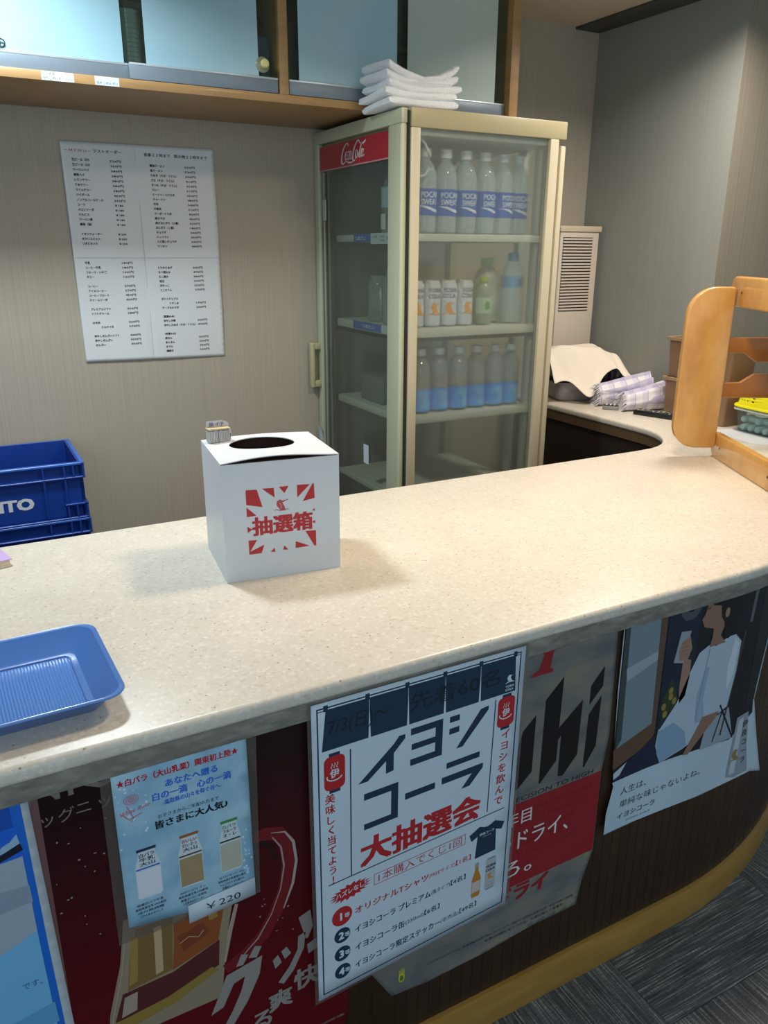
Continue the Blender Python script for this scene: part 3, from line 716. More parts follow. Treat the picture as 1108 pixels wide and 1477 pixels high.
def col(items, u, pu, v0, dv, pw=36):
    for k, it in enumerate(items):
        if not it: continue
        a, p = it[0], it[1]; v = v0 + dv * k; du = 0.25 * k
        ind = 28 if a.startswith(' ') else 0; a = a.strip()
        I.text(a, u + du + ind, v + 4, 9.4, kb, hs=0.93, bold=0.045, lift=0.6, res=1)
        if p: I.text(p, pu + du, v + 4, 9, kb, w=pw if '円' in p else 28, bold=0.045, lift=0.6, res=1)
col([('生ビール（中）', '520円'), ('生ビール（小）', '350円'), ('ウーロンハイ', '380円'), ('緑茶ハイ', '380円'), ('レモンサワー', '380円'), ('うめサワー', '380円'), ('ライムサワー', '380円'), ('ハイボール', '450円'), ('ノンアルコールビール', '350円'), ('コーラ', '￥180'), ('メロンソーダ', '￥180'), ('カルピス', '￥180'), ('ウーロン茶', '￥180'), ('緑茶（温）', '￥180'), None, ('イオンウォーター', '￥200'), ('ポカリスエット', '￥200'), ('リポビタンＤ', '￥250')], 32, 154, 54, 15.6)
col([('醤油ラーメン', '520円'), ('塩ラーメン', '530円'), ('たぬき（そば・うどん）', '390円'), ('ざる（そば・うどん）', '410円'), ('きつね（そば・うどん）', '410円'), ('カレー', '510円'), ('ミートソースパスタ', '550円'), ('チャーハン', '480円'), ('牛丼', '540円'), ('中華丼', '510円'), ('マーボーナス丼', '460円'), ('焼きそば', '450円'), ('焼きおにぎり（２個）', '320円'), ('おにぎり（１個）', '180円'), ('ギョウザ', '340円'), ('シュウマイ', '350円'), ('エビ蒸しギョウザ', '340円'), ('ワンタン', '400円')], 287, 409, 61, 15.6)
col([('牛乳', '180円'), ('コーヒー牛乳', '180円'), ('フルーツ・いちご', '160円'), ('サミー', '160円'), None, ('コーヒー', '270円'), ('アイスコーヒー', '270円'), ('コーヒーフロート', '450円'), ('クリームソーダ', '420円'), None, ('プレミアムソフト', '350円'), ('ソフトクリーム', '280円'), None, ('かき氷', '220円'), (' ミルクつき', '270円'), None, ('冷やしぜんざいソフト', '440円'), ('冷やしぜんざい', '350円'), ('ぜんざい', '350円')], 36, 160, 383, 15.6)
col([('とりからあげ', '440円'), ('もつ煮込み', '470円'), ('たこ焼き', '380円'), ('枝豆', '330円'), ('冷やっこ', '220円'), ('ところてん', '270円'), None, ('ポテトチップス', ''), (' うすしお', '170円'), ('チーズ＆わさび', '220円'), None, ('（夏期のみ）', ''), ('冷やし中華', '620円'), ('冷やしたぬき（そば・うどん）', '470円'), None, ('（冬期のみ）', ''), ('肉まん', '220円'), ('あんまん', '220円'), ('おでん', '450円'), ('鍋焼き', '620円')], 285, 411, 400, 15.6)
I.build('print', menu)

# ================================================================== WALL CABINET
oak = m_wood('cabinet_oak', '97764c', 'ad8857', (2, 2, 14), 0.45, 0.15)
cab = thing('wall_cabinet', 'long oak wall cabinet with sliding doors covered in pale blue film', 'cabinet', (0.9, 2.77, 2.015))
CB, CF = 2.015, 2.53
mb = MB(); mb.box(-1.0, 1.903, CF, 2.998, CB, CB + 0.024, bev=0.001)
mb.build('bottom_board', oak, cab, True)
MB().box(0.997, 1.026, CF, 2.995, CB + 0.024, 2.49, bev=0.001).build('divider', oak, cab, True)
MB().box(1.867, 1.903, CF, 2.998, CB + 0.024, 2.49, bev=0.001).build('side_board', oak, cab, True)
MB().box(-1.0, 1.867, 2.975, 2.995, CB + 0.024, 2.49).build('back_board', M('cab_inside', '5c5244', 0.8), cab, True)
MB().box(-1.0, 0.997, 2.70, 2.97, 2.26, 2.275).box(1.026, 1.867, 2.70, 2.97, 2.24, 2.255).build('inner_shelf', M('cab_shelf', '8a7656', 0.6), cab, True)
railm = M('door_rail', '76848f', 0.4, 0.15); gls = m_glass('door_glass', 'e4efe9', 0.02, 'c0d0c8', 0, 0.3)
filmm = M('blue_film', '8fbdca', 0.22, spec=0.4)
nt, N, L, b = nodes(filmm); L.new(ramp(nt, noise(nt, coords(nt), 2.5, 3), [(0.35, '94bac8'), (0.65, 'a2c4ce')]), b.inputs['Base Color'])
bump(nt, noise(nt, coords(nt), 7, 2), b, 0.12, 0.004)
filmw = M('grey_film', 'b3c2ba', 0.2, spec=0.6)
def sdoor(x0, x1, y, fx0, fx1, fm):
    d = MB().box(x0, x1, y - 0.003, y + 0.003, CB + 0.066, 2.488).build('door', gls, cab, True)
    r = MB().box(x0, x1, y - 0.008, y + 0.008, CB + 0.026, CB + 0.064, bev=0.001)
    r.build('door_rail', railm, d, True)
    MB().box(x0, x1, y - 0.009, y + 0.007, CB + 0.062, CB + 0.068, bev=0.001).build('rail_lip', M('lip', 'c3ccd0', 0.3, 0.5), d, True)
    MB().box(fx0, fx1, y - 0.0052, y - 0.0034, CB + 0.068, 2.488).build('film', fm, d, True)
    return d
sdoor(-0.98, 0.553, CF + 0.032, -0.97, 0.538, filmm)
dB = sdoor(0.548, 0.992, CF + 0.012, 0.596, 0.932, filmm)
sdoor(1.029, 1.430, CF + 0.012, 1.064, 1.411, filmm)
sdoor(1.400, 1.864, CF + 0.032, 1.462, 1.820, filmw)
# suction knob and little hook
sk = thing('suction_knob', 'cream knob on a clear suction cup stuck on the second film door', 'knob', (0.945, CF + 0.0065, 2.115))
m90 = Matrix.Rotation(pi / 2, 4, 'X')
def lathe_y(prof, loc, name, mat, parent, n=20):
    q = MB().lathe(prof, n); q.v = [tuple(m90 @ Vector(p)) for p in q.v]; return q.build(name, mat, parent)
lathe_y([(0.022, 0.0), (0.019, 0.003), (0.009, 0.006), (0.006, 0.010)], None, 'suction_cup', M('cup_rubber', '8a8f72', 0.3), sk)
lathe_y([(0.006, 0.010), (0.012, 0.013), (0.013, 0.022), (0.010, 0.027), (0.0, 0.028)], None, 'knob_cap', M('knob_cream', 'd8d28e', 0.4), sk)
hk = MB().tube([(0.222 + 0.011 * cos(a * pi / 6), CF + 0.022 - 0.006 * sin(a * pi / 12), 2.098 + 0.009 * sin(a * pi / 6)) for a in range(-3, 7)], 0.0018, 6)
hk.add([], [])
hk = hk.box(0.205, 0.222, CF + 0.017, CF + 0.0266, 2.092, 2.112, bev=0.002).build('small_hook', M('hook_metal', '5a6468', 0.3, 0.8)); tag(hk, 'small wire hook stuck on the first blue film door', 'hook')
# things inside seen between the doors
cupm = M('clear_cup', 'b8c0b4', 0.15, spec=0.6)
for (cx, n_, z0, lab) in ((0.575, 12, CB + 0.026, 'stack of clear plastic cups standing between the first two cabinet doors'), (1.445, 8, CB + 0.026, 'stack of clear plastic cups behind the gap of the last two doors')):
    q = MB()
    for k in range(n_): q.lathe([(0.026, 0.012 * k), (0.036, 0.012 * k + 0.06), (0.038, 0.012 * k + 0.062), (0.033, 0.012 * k + 0.056)], 20, cap=False)
    o = q.build('cup_stack', cupm); o.location = (cx, CF + 0.12, z0); tag(o, lab, 'cups')
o = MB().box(-0.02, 0.02, -0.03, 0.03, 0, 0.16, bev=0.004).build('blue_packet', M('packet', '4a5578', 0.4)); o.location = (0.985 - 0.022, CF + 0.075, CB + 0.0245)
tag(o, 'narrow blue and white packet inside the cabinet beside the divider', 'packet')
o = MB().box(-0.03, 0.03, -0.05, 0.05, 0, 0.21, bev=0.01).build('storage_jar', M('jar_dark', '3a3c34', 0.3)); o.location = (1.062, CF + 0.09, CB + 0.0245)
tag(o, 'dark jar inside the cabinet just past the divider', 'jar')
# labels on the shelf edge
for x0, x1, lines, lab in ((0.311, 0.394, ('ところ天', '冷やしぜんざいソフト'), 'wider white label with two lines on the cabinet bottom edge'), (0.449, 0.514, ('', '冷やしぜんざい'), 'narrower white label with one line on the cabinet bottom edge')):
    t_ = thing('shelf_label', lab, 'label', (x0, CF, CB + 0.001))
    MB().box(x0, x1, CF - 0.0006, CF, CB + 0.001, CB + 0.023).build('paper_sheet', paper('c6d6da'), t_, True)
    I = Ink(lambda u, v, l=0, x0=x0: (x0 + u / 1000, CF - 0.0006 - l / 1000, CB + 0.023 - v / 1000), 0)
    for k, s in enumerate(lines):
        if s: I.text(s, 3, 9 + 10 * k, 8, kb, w=min(76, 8.0 * len(s)) if x1 - x0 > 0.07 else 58, lift=0.3, bold=0.01, res=1)
    I.build('print', t_)

# ================================================================== FRIDGE
FX0, FX1, FY0, FY1, FT = 1.331, 1.946, 2.297, 2.992, 2.000
fr = thing('display_fridge', 'tall beige glass sided drinks fridge with red door header', 'fridge', ((FX0 + FX1) / 2, (FY0 + FY1) / 2, 0))
bei = M('fridge_beige', 'a69d7a', 0.42); bei2 = M('fridge_frame', 'bdb59b', 0.4); alu = M('fridge_alu', 'a3a69b', 0.4, 0.3); drk = M('fridge_dark', '2c2b26', 0.6)
MB().box(FX0, FX1, FY0, FY1, 1.944, FT, bev=0.004).build('top_cap', bei, fr, True)
MB().box(FX0 + 0.02, FX1 - 0.02, FY0 + 0.02, FY1 - 0.02, 1.925, 1.944).build('ceiling_liner', M('liner', 'b4b8ae', 0.6), fr, True)
MB().box(FX0, FX1, FY0, FY1, 0.0, 0.42, bev=0.004).build('base', bei, fr, True)
MB().box(FX0, FX0 + 0.034, FY0, FY0 + 0.03, 0.42, 1.944, bev=0.003).build('post', bei2, fr, True)
MB().box(1.877, 1.914, FY0, FY0 + 0.03, 0.42, 1.944, bev=0.003).build('post', bei2, fr, True)
MB().box(1.926, 1.948, FY0 + 0.004, FY0 + 0.04, 0.42, 1.925, bev=0.004).build('post', bei2, fr, True)
MB().box(1.912, 1.930, FY0 + 0.02, FY0 + 0.045, 0.42, 1.944).build('gasket', drk, fr, True)
MB().box(1.902, 1.932, 2.480, 2.510, 0.42, 1.925, bev=0.006).build('inner_post', alu, fr, True)
MB().box(1.874, 1.906, 2.345, 2.380, 0.42, 1.925, bev=0.008).build('inner_post', alu, fr, True)
MB().box(1.912, 1.946, FY1 - 0.04, FY1, 0.42, 1.944, bev=0.003).build('post', bei2, fr, True)
MB().box(FX0 + 0.006, FX0 + 0.036, FY1 - 0.04, FY1, 0.42, 1.944, bev=0.003).build('post', alu, fr, True)
gsid = m_glass('fridge_glass', 'eaeeea', 0.17, 'a8b2a8', 0.25, 0.8)
gdoor = m_glass('fridge_door_glass', 'dde4da', 0.10, '9aa69c', 0.0, 0.9)
MB().grid(1, 1, lambda a, b_: (1.364 + 0.514 * a, FY0 + 0.012, 0.42 + 1.524 * b_)).build('side_glass', gsid, fr, True)
MB().grid(1, 1, lambda a, b_: (1.938, FY0 + 0.045 + 0.61 * a, 0.42 + 1.505 * b_)).build('far_glass', m_glass('clear_pane', 'dde2da', 0.04, 'a8b2a8', 0, 0.8), fr, True)
MB().box(1.37, 1.91, FY1 - 0.010, FY1 - 0.006, 0.42, 1.944).build('back_pane', M('fridge_back', '8c9188', 0.5), fr, True)
# door on the left face
dr_ = MB(); DX = 1.306
dr_.box(DX, FX0 - 0.003, 2.315, 2.405, 0.10, 1.958, bev=0.008, seg=3)
dr_.box(DX, FX0 - 0.003, 2.955, 2.995, 0.10, 1.958, bev=0.004)
dr_.box(DX, FX0 - 0.003, 2.315, 2.995, 1.956, 1.999, bev=0.004)
dr_.box(DX, FX0 - 0.003, 2.40, 2.96, 0.10, 0.16, bev=0.003)
door = dr_.build('door', M('door_frame', 'b9bea2', 0.38), fr, True)
MB().box(FX0 - 0.004, FX0, 2.301, 2.99, 0.42, 1.94).build('seal', drk, fr, True)
# the seal is a thin frame only: rebuild it as four strips
so = bpy.data.objects['seal']; bpy.data.objects.remove(so)
sq = MB(); sq.box(FX0 - 0.004, FX0 - 0.001, 2.303, 2.33, 0.42, 1.99); sq.box(FX0 - 0.004, FX0 - 0.001, 2.94, 2.985, 0.42, 1.94); sq.build('door_seal', drk, fr, True)
MB().grid(1, 1, lambda a, b_: (DX + 0.012, 2.405 + 0.55 * a, 0.16 + 1.71 * b_)).build('door_glass', gdoor, door, True)
hd = MB().box(DX + 0.006, DX + 0.012, 2.405, 2.95, 1.866, 1.945).build('header_panel', M('header_red', 'a82430', 0.3, coat=0.3), door, True)
MB().box(DX + 0.004, DX + 0.012, 2.405, 2.95, 1.862, 1.866).build('header_trim', M('trim_pink', 'c48a90', 0.3), door, True)
MB().box(DX + 0.008, DX + 0.020, 2.925, 2.935, 0.16, 1.86, bev=0.002).box(DX + 0.012, DX + 0.022, 2.895, 2.915, 0.16, 1.86, bev=0.002).build('door_track', alu, door, True)
hl = MB()
hl.box(DX - 0.044, DX - 0.026, 2.958, 2.986, 1.046, 1.228, bev=0.006, seg=3)
hl.box(DX - 0.030, DX + 0.004, 2.960, 2.984, 1.200, 1.226, bev=0.005); hl.box(DX - 0.030, DX + 0.004, 2.960, 2.984, 1.048, 1.076, bev=0.005)
hl.build('door_handle', M('handle_cream', 'b9b38c', 0.45), door, True)
MB().box(DX + 0.006, DX + 0.010, 2.905, 2.935, 1.69, 1.765, bev=0.0015).build('finger_pull', M('pull_white', 'b5b8b2', 0.4), door, True)
# script logo on the header
I = Ink(lambda u, v, l=0: (DX + 0.006 - l / 1000, 2.785 - u * 1.34 / 1000, 1.940 - v / 1000), 0)
lw = ink('d8c8cc')
def stroke(pts, wd):
    # smooth polyline through control points
    out = []; ws = []
    for i in range(len(pts) - 1):
        p0 = pts[max(i - 1, 0)]; p1 = pts[i]; p2 = pts[i + 1]; p3 = pts[min(i + 2, len(pts) - 1)]
        for k in range(5):
            t = k / 5; f = lambda a, b_, c_, d: 0.5 * (2 * b_ + (c_ - a) * t + (2 * a - 5 * b_ + 4 * c_ - d) * t * t + (3 * b_ - a - 3 * c_ + d) * t ** 3)
            out.append((f(p0[0], p1[0], p2[0], p3[0]), f(p0[1], p1[1], p2[1], p3[1]))); ws.append(wd[i] + (wd[i + 1] - wd[i]) * t)
    out.append(pts[-1]); ws.append(wd[-1]); I.line(out, ws, lw, 0.5)
S = 1.0
stroke([(62, 12), (58, 4), (48, 4), (32, 18), (22, 40), (20, 58), (26, 66), (36, 64), (46, 58)], [2, 5, 4, 6, 8, 8, 6, 4, 3])      # C
stroke([(46, 58), (60, 64), (74, 66), (92, 64)], [3, 5, 6, 2])                                   # swash under
for ox in (44, 56, 68):                                                                        # o c a
    stroke([(ox + 10, 32), (ox + 4, 30), (ox - 1, 42), (ox, 52), (ox + 5, 54), (ox + 10, 46)], [4, 4, 6, 6, 4, 3])
stroke([(56, 32), (58, 42), (52, 52)], [3, 4, 3]); stroke([(80, 30), (76, 44), (77, 53), (83, 50)], [5, 5, 5, 2])
stroke([(128, 10), (122, 2), (112, 4), (98, 20), (88, 42), (88, 58), (96, 62), (104, 54)], [3, 6, 5, 7, 9, 8, 5, 2])               # C
stroke([(128, 10), (142, 14), (154, 10), (162, 4)], [3, 5, 6, 2])
stroke([(114, 32), (108, 31), (104, 43), (105, 53), (111, 53), (116, 42), (113, 32)], [4, 4, 6, 5, 4, 5, 3])                       # o
stroke([(140, 10), (130, 30), (124, 46), (125, 54), (131, 52)], [5, 5, 6, 5, 2])                                                   # l
stroke([(146, 32), (140, 31), (135, 43), (136, 53), (141, 52), (147, 42)], [4, 4, 6, 5, 3, 2]); stroke([(149, 31), (145, 44), (147, 53), (154, 48)], [5, 5, 5, 2])
I.build('lettering', hd)
# paper stickers on the door
for (y0, y1, z0, z1, lab) in ((2.555, 2.597, 0.812, 0.886, 'a'), (2.955, 2.992, 0.826, 0.886, 'b')):
    q = MB().grid(1, 6, lambda a, b_, y0=y0, y1=y1, z0=z0, z1=z1: (DX - 0.001 + (0.009 if lab == 'a' else 0) - 0.014 * (b_ if lab == 'b' else 0.12 * b_) ** 2, y1 + (y0 - y1) * a - (0.012 * b_ ** 2 if lab == 'b' else 0), z0 + (z1 - z0) * b_))
    q.build('paper_sticker', M('sticker', 'cdd8de', 0.5), door, True)
# shelves
for (z0, z1) in ((1.612, 1.636), (1.300, 1.330), (1.003, 1.030), (0.700, 0.722)):
    q = MB()
    for k in range(17): q.box(1.355 + 0.03 * k, 1.360 + 0.03 * k, 2.335, 2.87, z0 + 0.012, z0 + 0.018)
    q.box(1.345, 1.885, 2.332, 2.345, z0, z1, bev=0.002); q.box(1.345, 1.885, 2.865, 2.878, z0, z1, bev=0.002); q.box(1.343, 1.353, 2.332, 2.878, z0, z1, bev=0.002); q.box(1.88, 1.89, 2.332, 2.878, z0, z1, bev=0.002)
    q.box(1.353, 1.88, 2.345, 2.865, z1 - 0.006, z1)
    sh_ = q.build('shelf', M('shelf_white', 'b9bcb2', 0.5), fr, True)
    if z0 > 1.5:
        MB().box(1.3415, 1.343, 2.59, 2.725, z0 + 0.0, z1 + 0.002).build('shelf_strip', M('strip_blue', '3c5cae', 0.4), sh_, True)
        tg = MB().box(1.3400, 1.343, 2.42, 2.588, z0 - 0.008, z1 + 0.004); o = tg.build('shelf_strip', M('strip_white', 'b6c4c8', 0.4), sh_, True)
        I = Ink(lambda u, v, l=0: (1.3400 - l / 1000, 2.72 - u / 1000, z1 - v / 1000), 0); I.text('つめたい', 10, 19, 18, ink('c4d4e4'), w=90, bold=0.02, lift=1.8)
        I.text('￥180', 150, 12, 10, kb, w=30, lift=0.4); I.text('￥150', 200, 12, 10, kb, w=30, lift=0.4); I.text('￥200', 200, 24, 9, kb, w=30, lift=0.4); I.text('お茶', 250, 16, 12, kb, lift=0.4, w=24); I.build('strip_lettering', sh_)
    elif z0 > 1.2:
        MB().box(1.3415, 1.343, 2.51, 2.735, z0 + 0.004, z1 + 0.002).build('shelf_strip', M('strip_blue', '3c5cae', 0.4), sh_, True)
        MB().box(1.3410, 1.343, 2.40, 2.509, z0 + 0.004, z1).build('shelf_strip', M('strip_white', 'b6c4c8', 0.4), sh_, True)
        I = Ink(lambda u, v, l=0: (1.3415 - l / 1000, 2.72 - u / 1000, z1 - v / 1000), 0); I.text('つめたい', 60, 18, 16, ink('c4d4e4'), w=100, bold=0.02, lift=0.5); I.build('strip_lettering', sh_)
MB().box(1.342, 1.885, 2.330, 2.334, 1.288, 1.300).box(1.341, 1.345, 2.334, 2.878, 1.288, 1.300).build('shelf_gap_shade', drk, fr, True)  # dark strips standing in for the shaded gap under the middle shelf
# white cable at the post
MB().tube([(1.385, 2.345, 1.925), (1.402, 2.334, 1.905), (1.418, 2.330, 1.87), (1.418, 2.330, 1.835), (1.402, 2.332, 1.812), (1.378, 2.336, 1.806)], 0.0045, 8).build('cable', M('cable_white', 'c4c8c4', 0.5), fr, True)

# ---- bottles and cans
petm = m_glass('bottle_plastic', 'eef4f6', 0.45, 'd4e2e8', 0, 0.7)
capw = M('cap_white', 'dfe3e4', 0.45)
SH = {1: 1.637, 2: 1.331, 3: 1.031}
def cyl_surf(r, z0):
    def f(u, v, l=0):
        a = -pi / 2 - 0.30 + (u / 1000) / r
        return ((r + 0.0006 + l / 1000) * cos(a), (r + 0.0006 + l / 1000) * sin(a), z0 - v / 1000)
    return f
def band(r, z0, z1, mat, parent, name='label_band', n=28):
    return MB().lathe([(r, z0), (r, z1)], n, cap=False).build(name, mat, parent)
def bottle(name, label, cat, group, h, r, body, capm_, lab, ink_fn, liquid=None):
    t = thing(name, label, cat, (0, 0, 0), 0, group)
    prof = [(r * .80, 0), (r * .97, 0.006), (r, 0.02), (r, h * .55), (r * 1.0, h * .66), (r * .94, h * .73), (r * .78, h * .79), (r * .52, h * .85), (r * .36, h * .89), (r * .36, h * .905)]
    MB().lathe(prof, 28).build('bottle_body', body, t)
    MB().lathe([(r * .50, h * .895), (r * .50, h * .995), (r * .44, h)], 20).build('cap', capm_, t)
    if lab:
        lb = band(r + 0.0005, lab[0], lab[1], lab[2], t)
        if ink_fn:
            I = Ink(cyl_surf(r + 0.0005, lab[1]), 8); ink_fn(I, r); I.build('lettering', lb, world=False)
    return t
bluel = M('label_blue', '1c50b8', 0.4)
def poc(I, r):
    wt = ink('c9d4e6'); I.text('POCARI', -21, 27, 25, wt, w=68, bold=0.025, lift=0.5); I.text('SWEAT', -21, 49, 25, wt, w=62, bold=0.025, lift=0.5)
    I.poly([(-34, 55), (-20, 52), (0, 54), (20, 60), (46, 64), (46, 74), (20, 70), (0, 62), (-20, 56)], wt, 0.4)
row = [(1.444, 2.400), (1.526, 2.403), (1.608, 2.406), (1.689, 2.410), (1.770, 2.416), (1.848, 2.432)]
ords = ['first', 'second', 'third', 'fourth', 'fifth', 'last']
b0 = bottle('sports_drink_bottle', '', 'bottle', 'sports drink bottles on the top shelf', 0.263, 0.0388, petm, capw, (0.056, 0.139, bluel), poc)
for k, (x, y) in enumerate(row):
    lab = ords[k] + ' blue labelled sports drink bottle from the post, top fridge shelf'
    if k == 0: b0.location = (x, y, SH[1]); b0['label'] = lab
    else: dup(b0, (x, y, SH[1]), rz=(0, -0.05, 0.05, 0.25, 0.3, -0.1)[k], label=lab)
teag = M('tea_green', '6a8420', 0.35)
t0 = bottle('tea_bottle', 'first green tea bottle from the post, at the back of the top fridge shelf', 'bottle', 'tea bottles behind the sports drinks', 0.225, 0.033, teag, M('cap_green', '88a02c', 0.4), None, None)
t0.location = (1.60, 2.62, SH[1])
for x, l_ in ((1.70, 'middle one of the three green tea bottles at the back of the top fridge shelf'), (1.80, 'third green tea bottle from the post, at the back of the top fridge shelf')): dup(t0, (x, 2.62, SH[1]), label=l_)
# large clear bottle seen through the door
pet = m_glass('clear_plastic', 'dce6e4', 0.28, 'bccccc', 0, 1.6)
j = thing('large_bottle', 'large clear ribbed plastic bottle seen through the door, top shelf', 'bottle', (1.415, 2.535, SH[1]), -pi / 2)
MB().lathe([(0.045, 0), (0.054, 0.006), (0.054, 0.05), (0.050, 0.06), (0.054, 0.07), (0.054, 0.12), (0.050, 0.13), (0.054, 0.14), (0.050, 0.165), (0.034, 0.19), (0.018, 0.203)], 28).build('bottle_body', pet, j)
MB().lathe([(0.02, 0.2), (0.02, 0.218)], 16).build('cap', capw, j)
o = band(0.0547, 0.085, 0.15, M('label_pale', '9ab4c0', 0.5), j); MB().lathe([(0.0550, 0.015), (0.0550, 0.065)], 10).build('price_sticker', M('label_white', 'c0ccca', 0.5), j)
bpy.data.objects.remove(bpy.data.objects['price_sticker'])
q = MB().grid(4, 1, lambda a, b_: (0.0556 * cos(-pi / 2 - 0.5 + a * 0.8), 0.0556 * sin(-pi / 2 - 0.5 + a * 0.8), 0.015 + 0.05 * b_)); q.build('price_sticker', M('label_white', 'c0ccca', 0.5), j)
# cola cans
canm = M('can_white', 'c6ccd2', 0.35, 0.2)
c0 = thing('cola_can', '', 'can', (0, 0, 0), 0, 'white cola cans on the middle shelf')
MB().lathe([(0.026, 0), (0.0320, 0.006), (0.0320, 0.140), (0.027, 0.150), (0.0275, 0.155), (0.025, 0.153)], 32).build('can_body', canm, c0)
I = Ink(cyl_surf(0.0322, 0.153), 8); I.text('YOSHI', -17, 37, 20, ink('5a6478'), w=50, bold=0.02); I.text('COLA', -17, 56, 20, ink('5a6478'), w=46, bold=0.02); bird(I, 8, 108, 18, ink('e0962a'), 0.4); I.build('print', c0, world=False)
for k, x in enumerate((1.412, 1.480, 1.549, 1.618)):
    lab = ['first', 'second', 'third', 'fourth'][k] + ' white cola can from the post, middle fridge shelf'
    if k == 0: c0.location = (x, 2.40, SH[2]); c0['label'] = lab
    else: dup(c0, (x, 2.40 + 0.002 * k, SH[2]), rz=(0, 0.0, -0.25, 0.05)[k], label=lab)
grl = M('label_greenwhite', 'a8beac', 0.5)
g0 = bottle('small_bottle', 'clear bottle with a white label and green spot beside the white cola cans', 'bottle', None, 0.165, 0.031, m_glass('milky_green', 'd4e0d4', 0.5, 'b4c4b0', 0, 0.8), M('cap_lime', '9cb83a', 0.4), (0.04, 0.095, grl), lambda I, r: I.ell(8, 28, 11, 14, ink('4a9a5a'), 0.4))
g0.location = (1.694, 2.395, SH[2])
g1 = bottle('milky_bottle', 'tall milky white bottle with lime cap on the middle shelf', 'bottle', None, 0.228, 0.047, M('milky_white', 'b9beb4', 0.35), M('cap_lime', '9cb83a', 0.4), (0.02, 0.06, M('label_dull', 'a3b0ac', 0.5)), None)
g1.location = (1.768, 2.484, SH[2])
g2 = bottle('water_bottle', 'clear water bottle with blue shoulder label at the end of the middle shelf', 'bottle', None, 0.245, 0.040, petm, M('cap_blue', '5a86b4', 0.4), (0.125, 0.165, M('label_lightblue', '6a9ccc', 0.45)), lambda I, r: I.text('天', 2, 32, 26, ink('2c4c90'), lift=0.4))
g2.location = (1.835, 2.415, SH[2])
# glass jars seen through the door
for k, (x, y, h, r, lab) in enumerate(((1.42, 2.66, 0.165, 0.050, 'smaller empty glass jar seen through the fridge door'), (1.42, 2.525, 0.19, 0.058, 'bigger empty glass jar seen through the fridge door'))):
    o = MB().lathe([(r * .9, 0), (r, 0.008), (r, h * .78), (r * .86, h * .88), (r * .8, h * .9), (r * .82, h)], 28).build('glass_jar', pet); o.location = (x, y, SH[2]); tag(o, lab, 'jar')
# lower row
cyan = M('label_cyan', '2090e8', 0.4)
def aqu(I, r): I.poly([(-22, 16), (4, 6), (26, 14), (20, 36), (30, 62), (10, 70), (-6, 60), (6, 40), (-8, 26)], ink('58a4e0'), 0.4)
a0 = bottle('water_bottle', '', 'bottle', 'cyan labelled bottles on the lower shelf', 0.225, 0.0368, m_glass('bottle_dim', 'dfe6ea', 0.34, 'b4bec6', 0, 0.8), capw, (0.008, 0.085, cyan), aqu)
for k, x in enumerate((1.440, 1.520, 1.600, 1.681, 1.761, 1.835)):
    lab = ords[k] + ' cyan labelled bottle from the post, lower fridge shelf'
    if k == 0: a0.location = (x, 2.40, SH[3]); a0['label'] = lab
    else: dup(a0, (x, 2.40 + 0.004 * (k % 2), SH[3]), rz=0.1 * (k % 3), label=lab)
# frosty carton stack seen through the door on the lower shelf
o = MB().box(-0.06, 0.06, -0.09, 0.09, 0, 0.10, bev=0.004).build('carton', M('carton_grey', '6c7470', 0.6)); o.location = (1.44, 2.66, SH[3]); tag(o, 'dim grey carton on the lower fridge shelf behind the door', 'carton')

# ================================================================== TOWELS ON THE FRIDGE
tw = M('white_towel', 'ecf0f2', 0.95, spec=0.1, sheen=0.4); nt, N, L, b = nodes(tw); bump(nt, noise(nt, coords(nt), 260, 3), b, 0.9, 0.003)
def towel(k):
    H0 = 0.0285; nx, ny = 26, 16; W, D = 0.262 - 0.006 * abs(k - 2), 0.182
    ox = (0.002, -0.008, 0.008, -0.004, 0.0)[k]
    def z_of(x, y):
        u = x / (W / 2); w_ = 0.5 * (1 + k) / 5
        sag = (-0.0042 * (k + 0.5) - 0.0011 * k * k) * (1 - u * u) + 0.0006 * k * k * abs(u) + 0.004 * k * (max(0, -u) ** 2) * (y / D + 0.4)
        return sag
    bm = bmesh.new(); P = []
    n = 44
    for j in range(ny + 1):
        y = -D / 2 + D * (0.5 - 0.5 * cos(pi * j / ny)) ; ring = []
        ey = max(0, (abs(y) - (D / 2 - 0.005)) / 0.005); sc = max(0.66, sqrt(max(0.0, 1 - ey ** 2)))
        for i in range(n):
            a = 2 * pi * i / n; ca, sa = cos(a), sin(a)
            x = (W / 2) * (abs(ca) ** 0.42) * (1 if ca >= 0 else -1); z = ((H0 - 0.0040 * (1 - min(1, (x / (W / 2)) ** 2))) / 2) * sc * (abs(sa) ** 0.42) * (1 if sa >= 0 else -1)
            fold = 0.0016 * sin(i * 1.7 + k * 2 + j * 0.4)
            droop = 0.0 if x > -W / 2 + 0.07 else -0.012 * ((-W / 2 + 0.07 - x) / 0.07) ** 2 * (y / D + 0.5)
            ring.append(bm.verts.new((x + ox + fold, y + 0.001 * sin(k * 3 + i), H0 / 2 + z + z_of(x, y) + droop + 0.0020 * sin(9 * x / W + k * 1.3 + 5 * y / D) * (0.3 if k == 0 else 1))))
        P.append(ring)
    for j in range(ny):
        for i in range(n): bm.faces.new((P[j][i], P[j][(i + 1) % n], P[j + 1][(i + 1) % n], P[j + 1][i]))
    bm.faces.new(P[0]); bm.faces.new(list(reversed(P[-1])))
    o = MB().bm(bm, 0, True).build('folded_towel', tw, sharp=70)
    o.location = (1.392, 2.418, FT + 0.0045 + (H0 - 0.0045) * k)
    tag(o, ('lowest', 'second lowest', 'middle', 'second highest', 'topmost')[k] + ' white folded towel of the stack on top of the fridge', 'towel', 'white towels stacked on the fridge')
for k in range(5): towel(k)

